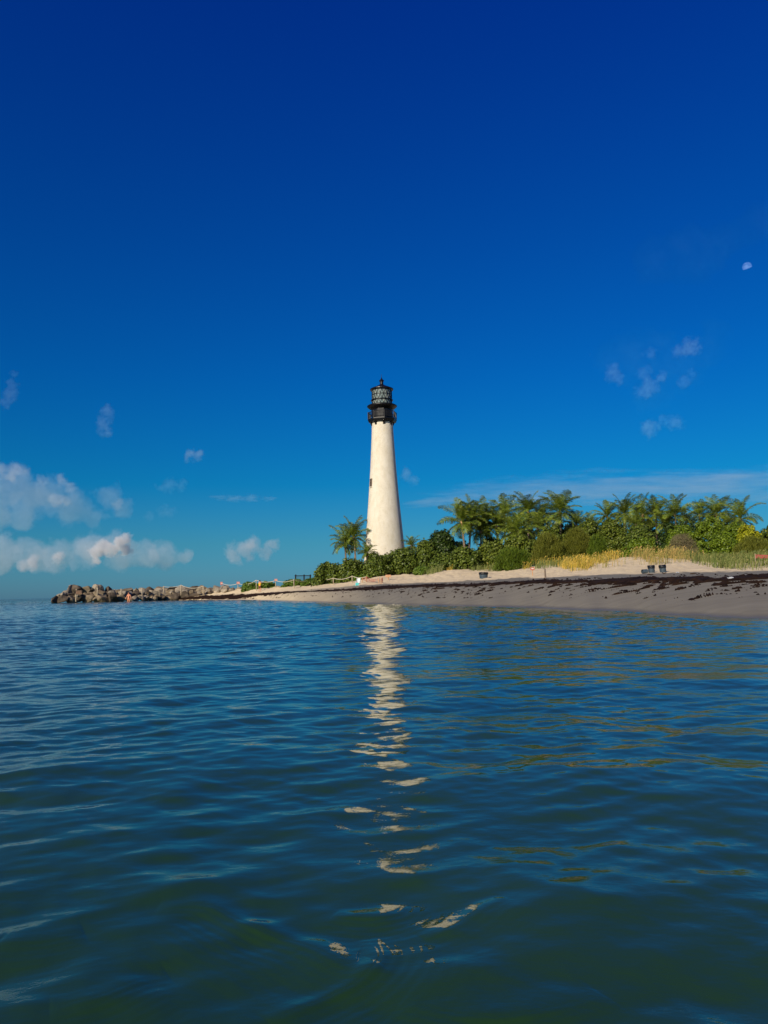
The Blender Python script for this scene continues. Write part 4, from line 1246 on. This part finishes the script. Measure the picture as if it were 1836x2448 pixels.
# litter and sticks
def lump(name, label, cat, x, y, sx, sy, sz, mt, seed):
    p = on_land(x, y); g = random.Random(seed)
    bm = bmesh.new(); bmesh.ops.create_icosphere(bm, subdivisions=3, radius=1)
    for v in bm.verts:
        d = mnoise.fractal(v.co * 1.7 + Vector((seed, 0, 0)), 1, 2, 3) * .45
        v.co += v.co.normalized() * d
        v.co = Vector((v.co.x * sx, v.co.y * sy, v.co.z * sz))
    me = bpy.data.meshes.new(name); bm.to_mesh(me); bm.free()
    o = link(name, me, M[mt]); o.location = p + Vector((0, 0, sz * .6 + .03)); tag(o, label, cat)
lump('plastic_bag', 'crumpled pale plastic bag caught on the seaweed at right', 'litter', 1747, 1386, .13, .10, .055, 'plastic_white', 3)
lump('plastic_scrap', 'small white plastic scrap on the sand right of the bins', 'litter', 1620, 1370, .12, .08, .04, 'plastic_white', 9)
def stick(label, x, y, L, az, seed):
    p = on_land(x, y); g = random.Random(seed)
    m = MB(); pts = [Vector((math.cos(az) * L * (i / 5 - .5), math.sin(az) * L * (i / 5 - .5), .05 + g.uniform(0, .05))) for i in range(6)]
    m.tube(pts, [.025, .04, .045, .04, .03, .015], 7); o = m.build('driftwood', M['brown_sign'], None, loc=p); tag(o, label, 'driftwood')
stick('dark driftwood stick on the sand below the overturned barrel', 1555, 1376.5, .42, .2, 1)
stick('thin dark driftwood stick between the barrels and the seaweed', 1588, 1372.5, .36, -.1, 2)
stick('dark driftwood stick on the sand right of the white scrap', 1658, 1374, .40, .05, 3)

# ------------------------------------------------------------------ people
def skin_mesh(name, verts, edges, radii, root=0, sub=2):
    me = bpy.data.meshes.new(name); me.from_pydata([tuple(v) for v in verts], edges, [])
    o = bpy.data.objects.new(name, me); COL.objects.link(o)
    sk = o.modifiers.new('skin', 'SKIN'); sk.use_smooth_shade = True
    sd = o.modifiers.new('sub', 'SUBSURF'); sd.levels = sub; sd.render_levels = sub
    for i, r in enumerate(radii):
        me.skin_vertices[0].data[i].radius = (r, r) if not isinstance(r, tuple) else r
        me.skin_vertices[0].data[i].use_root = (i == root)
    dg = bpy.context.evaluated_depsgraph_get()
    res = bpy.data.meshes.new_from_object(o.evaluated_get(dg))
    bpy.data.objects.remove(o); bpy.data.meshes.remove(me)
    res.name = name
    res.polygons.foreach_set('use_smooth', [True] * len(res.polygons))
    return res

def figure(root, J, skin, hair, hair_len=0.0):
    """one continuous body from joints J (facing -Y in its own frame)"""
    V, E, Rd, ix = [], [], [], {}
    def add(n, p, r, par=None):
        V.append(Vector(p)); Rd.append(r); ix[n] = len(V) - 1
        if par is not None: E.append((ix[par], ix[n]))
    add('pelvis', J['pelvis'], (.155, .115))
    add('waist', J['waist'], (.135, .10), 'pelvis')
    add('chest', J['chest'], (.165, .115), 'waist')
    add('neck0', J['neck'], .062, 'chest')
    hd = Vector(J['head']); nk = Vector(J['neck'])
    add('jaw', nk.lerp(hd, .55) + Vector((0, -.015, 0)), .068, 'neck0')
    add('skull', hd, .092, 'jaw')
    add('top', hd + (hd - nk).normalized() * .075, .065, 'skull')
    add('nose', hd + Vector((0, -.108, -.015)), .014, 'skull')
    for s, k in ((-1, 'r'), (1, 'l')):
        add('ear' + k, hd + Vector((s * .093, .01, -.01)), .016, 'skull')
        add('sh' + k, J['sh' + k], .062, 'chest')
        add('el' + k, J['el' + k], .042, 'sh' + k)
        add('wr' + k, J['wr' + k], .029, 'el' + k)
        w = Vector(J['wr' + k]); d = (w - Vector(J['el' + k])).normalized()
        pal = w + d * .065
        add('pa' + k, pal, .030, 'wr' + k)
        sd = d.cross(Vector((0, 1, .2))).normalized()
        for fi, (o, L) in enumerate(((-.027, .070), (-.009, .085), (.009, .080), (.027, .062))):
            b = pal + d * .035 + sd * o
            add(f'f{fi}{k}', b, .0095, 'pa' + k)
            add(f'g{fi}{k}', b + d * L * .55 + Vector((0, -.006, 0)), .0088, f'f{fi}{k}')
            add(f'h{fi}{k}', b + d * L + Vector((0, -.024, 0)), .0075, f'g{fi}{k}')
        tb_ = w + d * .03 - sd * .03
        add('t0' + k, tb_, .011, 'pa' + k); add('t1' + k, tb_ + d * .045 - sd * .028, .009, 't0' + k)
        add('hp' + k, J['hp' + k], .092, 'pelvis')
        add('kn' + k, J['kn' + k], .058, 'hp' + k)
        add('cf' + k, Vector(J['kn' + k]).lerp(Vector(J['an' + k]), .35) + Vector((0, .015, 0)), .055, 'kn' + k)
        add('an' + k, J['an' + k], .036, 'cf' + k)
        a = Vector(J['an' + k])
        add('to' + k, a + Vector((s * .02, -.16, -.045)), .030, 'an' + k)
    me = skin_mesh('person', V, E, Rd)
    o = link('body', me, M[skin], root)
    bm = bmesh.new(); bmesh.ops.create_uvsphere(bm, u_segments=20, v_segments=12, radius=.112)
    for v in list(bm.verts):
        if v.co.y < -.035 and v.co.z < .045: v.co.y = -.03
    bmesh.ops.transform(bm, matrix=Matrix.Translation(hd + Vector((0, .018, .03))), verts=bm.verts)
    if hair_len:
        for v in bm.verts:
            if v.co.z < hd.z - .02 and v.co.y > hd.y - .02: v.co.z -= hair_len * min(1, (hd.z - .02 - v.co.z) / .06)
    m2 = bpy.data.meshes.new('hair'); bm.to_mesh(m2); bm.free(); link('hair', m2, M[hair], root, True)
    return o

def cloth(root, name, mat, verts, edges, radii, rt=0):
    link(name, skin_mesh(name, verts, edges, radii, rt), M[mat], root)

# the beach walker in the yellow shirt
p = ground_px(621, 1415.0) or on_land(621, 1415)
man = empty('person', p, R(160))
tag(man, 'person in yellow sleeveless shirt and dark red shorts by the rope fence', 'person')
k = 27.5 * px(p.y) / 1.75; man.scale = (k, k, k)
J = dict(pelvis=(0, 0, .96), waist=(0, .0, 1.12), chest=(0, .01, 1.34), neck=(0, .0, 1.50), head=(0, -.02, 1.645),
         shr=(-.19, .0, 1.42), shl=(.19, .0, 1.42), elr=(-.27, -.20, 1.27), ell=(.28, -.18, 1.30), wrr=(-.10, -.30, 1.50), wrl=(.10, -.30, 1.52),
         hpr=(-.095, 0, .88), hpl=(.095, 0, .88), knr=(-.12, -.03, .49), knl=(.11, .01, .49), anr=(-.14, .04, .085), anl=(.12, .06, .085))
figure(man, J, 'skin', 'hair')
cloth(man, 'shirt', 'shirt', [(0, 0, .93), (0, .0, 1.12), (0, .01, 1.34), (0, 0, 1.44), (-.17, 0, 1.43), (.17, 0, 1.43)], [(0, 1), (1, 2), (2, 3), (2, 4), (2, 5)], [(.185, .145), (.16, .125), (.19, .14), .10, .085, .085], 1)
cloth(man, 'shorts', 'shorts', [(0, 0, .94), (-.10, 0, .84), (.10, 0, .84), (-.118, -.02, .58), (.112, .0, .58)], [(0, 1), (0, 2), (1, 3), (2, 4)], [(.175, .135), .118, .118, .10, .10], 0)
# the bather in the shallows by the rocks
q = at(307.5, 1438.5, 131)
bath = empty('person', (q.x, q.y, -.52), R(-8))
tag(bath, 'sunlit person in orange swimwear standing in the sea beside the jetty boulders', 'person')
k = (at(307.5, 1416.5, 131).z + .52) / 1.74; bath.scale = (k, k, k)
J = dict(pelvis=(0, 0, .96), waist=(.01, .0, 1.12), chest=(.01, .01, 1.33), neck=(.0, .0, 1.49), head=(-.01, -.02, 1.635),
         shr=(-.175, .0, 1.41), shl=(.19, .0, 1.41), elr=(-.32, .04, 1.18), ell=(.33, .02, 1.17), wrr=(-.36, -.10, .96), wrl=(.37, -.08, .94),
         hpr=(-.09, 0, .88), hpl=(.09, 0, .88), knr=(-.12, -.02, .49), knl=(.13, -.03, .49), anr=(-.13, .04, .085), anl=(.15, .03, .085))
figure(bath, J, 'skin_sun', 'hair', .10)
cloth(bath, 'swimsuit', 'swimwear', [(0, 0, .92), (.005, 0, 1.0), (-.08, 0, .88), (.08, 0, .88)], [(0, 1), (0, 2), (0, 3)], [(.165, .13), (.155, .12), .105, .105], 0)
cloth(bath, 'bikini_top', 'swimwear', [(-.08, -.05, 1.33), (.09, -.05, 1.33)], [(0, 1)], [.085, .085], 0)

# ------------------------------------------------------------------ sky, clouds, moon, sun
EL, AZ = R(25), R(32)            # sun behind the camera, to its left
SUN = Vector((-math.sin(AZ) * math.cos(EL), -math.cos(AZ) * math.cos(EL), math.sin(EL)))

AMP = 4.6
def cloud(name, label, lumps, Y, dens, group=None, tint=(.97, .97, .98), warp=.5, thr=.5, amp=2.0, nscale=3.0, stretch=(1, 1, 1), seed=0, gain=1.0, depth=1.0, step=.5, bias=.30):
    """lumps: (px x, px y, radius px); one volume whose density is lumps eroded by noise"""
    cx_ = sum(l[0] for l in lumps) / len(lumps); cy_ = sum(l[1] for l in lumps) / len(lumps)
    c = at(cx_, cy_, Y); u = 100 * px(Y)          # unit = 100 photo pixels
    g = random.Random(seed)
    L_ = []
    for (x, y, r) in lumps:
        p = at(x, y, Y) - c
        L_.append((Vector((p.x / u / stretch[0], g.uniform(-.2, .2) * depth, p.z / u / stretch[2])), r / 100))
    bm = bmesh.new()
    for p, r in L_:
        s = bmesh.ops.create_icosphere(bm, subdivisions=3, radius=r * 1.0 + .22 * warp * min(1, r * 2))
        bmesh.ops.transform(bm, matrix=Matrix.Translation(p), verts=s['verts'])
    me = bpy.data.meshes.new(name); bm.to_mesh(me); bm.free()
    o = bpy.data.objects.new(name, me); COL.objects.link(o)
    rm = o.modifiers.new('rm', 'REMESH'); rm.mode = 'VOXEL'; rm.voxel_size = max(min(r for _, r in L_) / 5, .02)
    dg = bpy.context.evaluated_depsgraph_get()
    me2 = bpy.data.meshes.new_from_object(o.evaluated_get(dg)); bpy.data.objects.remove(o); bpy.data.meshes.remove(me)
    me2.name = name
    m = bpy.data.materials.new(name); m.use_nodes = True; nt = m.node_tree; K = nt.links.new
    nt.nodes.remove(nt.nodes['Principled BSDF'])
    out = nt.nodes['Material Output']
    tc = N(nt, 'ShaderNodeTexCoord')
    wn = N(nt, 'ShaderNodeTexNoise', Scale=nscale * .55, Detail=4.0, Roughness=.55); K(tc.outputs['Object'], wn.inputs['Vector'])
    wsub = N(nt, 'ShaderNodeVectorMath', operation='SUBTRACT'); K(wn.outputs['Color'], wsub.inputs[0]); wsub.inputs[1].default_value = (.5, .5, .5)
    wadd = N(nt, 'ShaderNodeVectorMath', operation='MULTIPLY_ADD'); K(wsub.outputs[0], wadd.inputs[0])
    wk = warp * min(1, 2 * sum(r for _, r in L_) / len(L_)) * 1.6; wadd.inputs[1].default_value = (wk, wk, wk); K(tc.outputs['Object'], wadd.inputs[2])
    prev = None
    for p, r in L_:
        d = N(nt, 'ShaderNodeVectorMath', operation='DISTANCE'); K(wadd.outputs[0], d.inputs[0]); d.inputs[1].default_value = p
        f = N(nt, 'ShaderNodeMath', operation='MULTIPLY_ADD'); K(d.outputs['Value'], f.inputs[0]); f.inputs[1].default_value = -1 / r; f.inputs[2].default_value = 1.0
        if prev is None: prev = f.outputs[0]
        else:
            mxn = N(nt, 'ShaderNodeMath', operation='SMOOTH_MAX'); K(prev, mxn.inputs[0]); K(f.outputs[0], mxn.inputs[1]); mxn.inputs[2].default_value = .15
            prev = mxn.outputs[0]
    mp = N(nt, 'ShaderNodeMapping'); K(tc.outputs['Object'], mp.inputs['Vector']); mp.inputs['Location'].default_value = (seed * 3.1, seed * 1.7, seed * .9)
    no = N(nt, 'ShaderNodeTexNoise', Scale=nscale, Detail=7.0, Roughness=.62); K(mp.outputs['Vector'], no.inputs['Vector'])
    a = N(nt, 'ShaderNodeMath', operation='MULTIPLY_ADD'); K(no.outputs['Fac'], a.inputs[0]); a.inputs[1].default_value = amp * AMP; a.inputs[2].default_value = -amp * AMP * thr
    b = N(nt, 'ShaderNodeMath', operation='MULTIPLY_ADD'); K(prev, b.inputs[0]); b.inputs[1].default_value = gain; K(a.outputs[0], b.inputs[2]); a.inputs[2].default_value -= gain * bias
    cl = N(nt, 'ShaderNodeMath', operation='MINIMUM'); K(b.outputs[0], cl.inputs[0]); cl.inputs[1].default_value = .5
    cl2 = N(nt, 'ShaderNodeMath', operation='MAXIMUM'); K(cl.outputs[0], cl2.inputs[0]); cl2.inputs[1].default_value = 0
    # nothing right at the skin of the domain
    ed = N(nt, 'ShaderNodeMapRange'); K(prev, ed.inputs['Value']); ed.inputs['From Min'].default_value = .0; ed.inputs['From Max'].default_value = .22
    de = N(nt, 'ShaderNodeMath', operation='MULTIPLY'); K(cl2.outputs[0], de.inputs[0]); K(ed.outputs[0], de.inputs[1])
    d2 = N(nt, 'ShaderNodeMath', operation='MULTIPLY'); K(de.outputs[0], d2.inputs[0]); d2.inputs[1].default_value = dens / u
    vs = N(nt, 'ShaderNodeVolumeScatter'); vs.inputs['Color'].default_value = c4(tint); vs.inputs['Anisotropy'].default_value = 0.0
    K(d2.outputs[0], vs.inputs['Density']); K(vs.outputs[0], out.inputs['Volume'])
    try: m.volume_step_rate = step
    except Exception:
        try: m.cycles.volume_step_rate = step
        except Exception: pass
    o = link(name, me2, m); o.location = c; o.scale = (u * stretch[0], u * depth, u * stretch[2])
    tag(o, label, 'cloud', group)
    return o

CG = 'low cumulus clouds over the sea'
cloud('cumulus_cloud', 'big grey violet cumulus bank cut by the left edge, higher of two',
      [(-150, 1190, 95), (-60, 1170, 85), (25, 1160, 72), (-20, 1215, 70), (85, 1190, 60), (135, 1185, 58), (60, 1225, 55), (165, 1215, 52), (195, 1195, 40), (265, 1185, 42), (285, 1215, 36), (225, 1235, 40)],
      4700, 3.0, CG, (.24, .31, .46), thr=.50, amp=.75, nscale=2.6, seed=3, gain=2.4, bias=.20)  # grey-blue tint puts the bank's shade into its scatter colour
cloud('cumulus_cloud', 'dull tops tinted paler as if sunlit along the higher grey cloud bank at the left edge',
      [(-40, 1130, 30), (5, 1122, 28), (38, 1120, 28), (62, 1130, 24), (30, 1145, 22), (105, 1150, 22), (140, 1146, 24), (165, 1160, 20), (130, 1192, 26), (160, 1200, 22), (280, 1205, 18)], 4500, 3.2, CG, (.66, .70, .80), thr=.50, amp=.8, nscale=4.5, seed=4, gain=1.8, bias=.3)  # paler tint stands for sunlight on the tops of the bank
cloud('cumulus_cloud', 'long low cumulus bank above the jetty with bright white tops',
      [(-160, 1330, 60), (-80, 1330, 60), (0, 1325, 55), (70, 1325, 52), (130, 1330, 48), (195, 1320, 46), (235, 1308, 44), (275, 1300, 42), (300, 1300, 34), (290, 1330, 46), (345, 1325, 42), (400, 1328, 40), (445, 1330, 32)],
      3700, 4.2, CG, (.33, .385, .50), thr=.50, amp=.75, nscale=3.2, seed=5, gain=2.6, bias=.12)  # body darkened by its tint in place of shaded cloud bases
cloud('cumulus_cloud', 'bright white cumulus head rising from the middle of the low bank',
      [(222, 1318, 20), (240, 1306, 26), (268, 1314, 22), (290, 1300, 24), (306, 1290, 22), (300, 1310, 20), (230, 1340, 18)], 3500, 13, CG, (.92, .96, 1.0), thr=.50, amp=1.0, nscale=6, seed=6, gain=2.6, bias=.22)  # kept near white as the lit top; the bank's shade is tinted in
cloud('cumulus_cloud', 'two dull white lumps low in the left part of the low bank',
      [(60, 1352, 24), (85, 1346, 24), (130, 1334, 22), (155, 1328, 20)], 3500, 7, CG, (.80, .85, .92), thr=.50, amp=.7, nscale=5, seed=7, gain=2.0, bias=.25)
cloud('cumulus_cloud', 'small cumulus low over the sea between jetty and hedge', [(560, 1325, 34), (590, 1312, 36), (608, 1300, 26), (635, 1315, 30), (660, 1305, 26)], 3700, 3.4, CG, (.80, .82, .86), thr=.50, amp=.8, nscale=4.2, seed=8, gain=1.7)
cloud('small_cloud', 'small rounded grey cloud puff alone above the low bank', [(452, 1088, 19), (468, 1086, 20), (482, 1088, 17)], 3600, 2.48, 'small cloud puffs', (.52, .66, .82), thr=.48, amp=.75, nscale=6, seed=9, gain=1.3)
cloud('small_cloud', 'upright wispy grey cloud high above the jetty', [(255, 985, 24), (247, 1005, 26), (243, 1025, 22), (258, 1035, 16)], 3600, 1.24, 'small cloud puffs', (.52, .66, .82), thr=.48, amp=.75, nscale=6, seed=11, gain=1.2)
cloud('small_cloud', 'thin slanting cloud wisp at the left edge, highest at left', [(30, 920, 22), (22, 942, 24), (8, 958, 24), (40, 898, 14)], 3600, 0.96, 'small cloud puffs', (.52, .66, .82), thr=.48, amp=.75, nscale=6, seed=12, gain=1.2)
cloud('small_cloud', 'faint torn cloud between the cumulus banks and the tower', [(392, 1168, 24), (405, 1158, 26), (428, 1160, 22), (385, 1222, 18), (410, 1225, 22), (360, 1235, 18)], 3600, 0.83, 'small cloud puffs', (.52, .66, .82), thr=.48, amp=.75, nscale=6, seed=13, gain=1.2)
cloud('cloud_streak', 'thin level cloud streak left of the tower', [(525, 1191, 26), (560, 1191, 34), (600, 1190, 34), (640, 1190, 24)], 3800, 1.24, 'small cloud puffs', (.52, .66, .82), thr=.48, amp=.75, nscale=6, stretch=(1, 1, .32), seed=14, gain=1.1)
cloud('small_cloud', 'small grey cloud just right of the white tower', [(968, 1128, 18), (974, 1140, 20), (986, 1148, 17), (996, 1150, 12)], 3800, 1.24, 'small cloud puffs', (.52, .66, .82), thr=.48, amp=.75, nscale=6, seed=15, gain=1.2)
WG = 'wispy cloudlets at right'
for i, (lab, L_, dn) in enumerate((
    ('brightest wispy cloudlet, upper right one below the moon', [(1633, 832, 20), (1650, 828, 24), (1664, 820, 20)], 4.2),
    ('slanting wispy cloudlet, leftmost below the moon', [(1460, 886, 18), (1470, 894, 20), (1482, 902, 16)], 3.8),
    ('wispy cloudlet in the middle of the right-hand group', [(1545, 888, 19), (1575, 902, 16), (1548, 850, 16)], 2.8),
    ('ragged wispy cloudlet below the middle of the group', [(1540, 932, 20), (1555, 925, 24), (1565, 915, 20), (1577, 905, 14)], 3.6),
    ('tiny wispy cloudlet at the right of the group', [(1655, 892, 14), (1640, 910, 18)], 2.6),
    ('lower left wispy cloudlet of the lowest pair', [(1545, 1020, 18), (1560, 1025, 22), (1575, 1012, 15), (1582, 1000, 11)], 3.8),
    ('lower right wispy cloudlet of the lowest pair', [(1606, 1008, 17), (1616, 1014, 18)], 3.8))):
    cloud('cloudlet', lab, [(a, b_, c * 1.3) for a, b_, c in L_], 3600, dn * .24, WG, (.46, .72, .95), thr=.49, amp=1.0, nscale=7, seed=20 + i, gain=1.7)
cloud('cirrus_cloud', 'broad thin cirrus veil above the right-hand palms', [(1300, 1180, 120), (1420, 1165, 130), (1520, 1170, 140), (1640, 1165, 150), (1760, 1165, 150), (1880, 1160, 150), (2000, 1160, 140)],
      5200, .50, None, (.80, .9, .97), thr=.52, amp=1.2, nscale=2.0, stretch=(2.8, 1, .34), seed=31, gain=1.2)
cloud('cirrus_cloud', 'faint thin cirrus streak between the tower and the palms', [(1050, 1200, 60), (1120, 1196, 70), (1200, 1196, 70), (1290, 1200, 70)],
      5200, .8, None, (.80, .9, .97), thr=.50, amp=.7, nscale=1.8, stretch=(1.6, 1, .25), seed=33, gain=1.2)

for i, (lab, L_, dn) in enumerate((
    ('very faint veil of cloud left of the moon', [(1560, 625, 70), (1630, 600, 75), (1700, 590, 70), (1660, 640, 60)], .055),
    ('very faint veil of cloud round the wispy cloudlets at right', [(1480, 860, 80), (1550, 850, 90), (1620, 870, 90), (1560, 920, 80), (1690, 830, 70)], .06),
    ('faint slanting streak of cloud at the upper right edge', [(1760, 560, 50), (1810, 540, 60), (1850, 520, 60)], .05))):
    cloud('cloud_veil', lab, L_, 3900, dn, WG, (.25, .65, .98), thr=.50, amp=1.0, nscale=2.6, seed=50 + i, gain=1.2, bias=.25)
# the moon: the sunlit part of the globe, pale through the air
mc = at(1786, 638, 3000.0); mr = 11.3 * px(3000)
bm = bmesh.new(); bmesh.ops.create_uvsphere(bm, u_segments=48, v_segments=32, radius=mr)
v_ = (mc - CAM).normalized()
side = (RR - v_ * RR.dot(v_)).normalized(); upv = side.cross(v_)
up_l = (upv * math.cos(R(22)) - side * math.sin(R(22)))
sd_ = (up_l * .985 - v_ * .17).normalized()
r_ = bmesh.ops.bisect_plane(bm, geom=bm.verts[:] + bm.edges[:] + bm.faces[:], plane_co=-sd_ * mr * .30, plane_no=sd_, clear_inner=True)
es = [e for e in r_['geom_cut'] if isinstance(e, bmesh.types.BMEdge)]
bmesh.ops.holes_fill(bm, edges=es)
me = bpy.data.meshes.new('moon'); bm.to_mesh(me); bm.free()
m, nt, b = new_mat('moon_rock')
nt.nodes.remove(b)
df = N(nt, 'ShaderNodeBsdfDiffuse'); tcn = N(nt, 'ShaderNodeTexCoord'); nn = N(nt, 'ShaderNodeTexNoise', Scale=.08, Detail=4.0)
nt.links.new(tcn.outputs['Object'], nn.inputs['Vector'])
nt.links.new(ramp(nt, nn.outputs['Fac'], [(.4, (.035, .060, .10)), (.6, (.065, .10, .15))]), df.inputs['Color'])
tr_ = N(nt, 'ShaderNodeBsdfTransparent'); ms = N(nt, 'ShaderNodeAddShader')
nt.links.new(tr_.outputs[0], ms.inputs[0]); nt.links.new(df.outputs[0], ms.inputs[1]); nt.links.new(ms.outputs[0], nt.nodes['Material Output'].inputs['Surface'])
o = link('moon', me, m, None, True); o.location = mc; tag(o, 'pale gibbous moon high at the right in blue daylight sky', 'moon')

w = bpy.data.worlds.new('World'); S.world = w; w.use_nodes = True
nt = w.node_tree; K = nt.links.new
bg = nt.nodes['Background']
sky = nt.nodes.new('ShaderNodeTexSky'); sky.sky_type = 'NISHITA'; sky.sun_disc = False
sky.sun_elevation = EL; sky.sun_rotation = math.atan2(SUN.x, SUN.y); sky.altitude = 0; sky.air_density = 1.0; sky.dust_density = .4; sky.ozone_density = 3.0
# the photograph's deep, polarised blue: the sky texture's colour weighted by height above the horizon
tcw = N(nt, 'ShaderNodeTexCoord'); sx = N(nt, 'ShaderNodeSeparateXYZ'); K(tcw.outputs['Generated'], sx.inputs[0])
wt = ramp(nt, sx.outputs['Z'], [(0.0, (.105, .272, .53)), (.0616, (.066, .2758, .43)), (.1344, (.010, .266, .467)), (.2611, (.004, .231, .531)), (.4429, (.003, .190, .571)), (.6188, (.003, .142, .617)), (1.0, (.004, .10, .40))])
mw_ = N(nt, 'ShaderNodeMix', data_type='RGBA', blend_type='MULTIPLY'); mw_.inputs[0].default_value = 1.0
K(sky.outputs[0], mw_.inputs[6]); K(wt, mw_.inputs[7]); K(mw_.outputs[2], bg.inputs['Color'])
bg.inputs['Strength'].default_value = .15

ld = bpy.data.lights.new('sun', 'SUN'); ld.energy = 5.0; ld.angle = R(.5); ld.color = (1.0, .87, .68)
lo = bpy.data.objects.new('sun', ld); COL.objects.link(lo)
lo.rotation_euler = SUN.to_track_quat('Z', 'Y').to_euler(); lo.location = (-60, -60, 60)

# ------------------------------------------------------------------ camera, render
cd = bpy.data.cameras.new('camera'); cd.sensor_fit = 'HORIZONTAL'; cd.sensor_width = 36; cd.lens = 36 * F / 1836
cd.clip_start = .05; cd.clip_end = 30000
co = bpy.data.objects.new('camera', cd); COL.objects.link(co)
mw = Matrix((RR, UU, -_f)).transposed().to_4x4(); mw.translation = CAM
co.matrix_world = mw
S.camera = co
S.view_settings.view_transform = 'Standard'; S.view_settings.look = 'None'; S.view_settings.exposure = 0.0; S.view_settings.gamma = 1.0
S.render.engine = 'CYCLES'
cy = S.cycles
cy.use_denoising = True
cy.max_bounces = 6; cy.diffuse_bounces = 2; cy.glossy_bounces = 3; cy.transmission_bounces = 2; cy.transparent_max_bounces = 8; cy.volume_bounces = 2
try:
    cy.volume_step_rate = 1.0; cy.volume_max_steps = 256
except Exception: pass
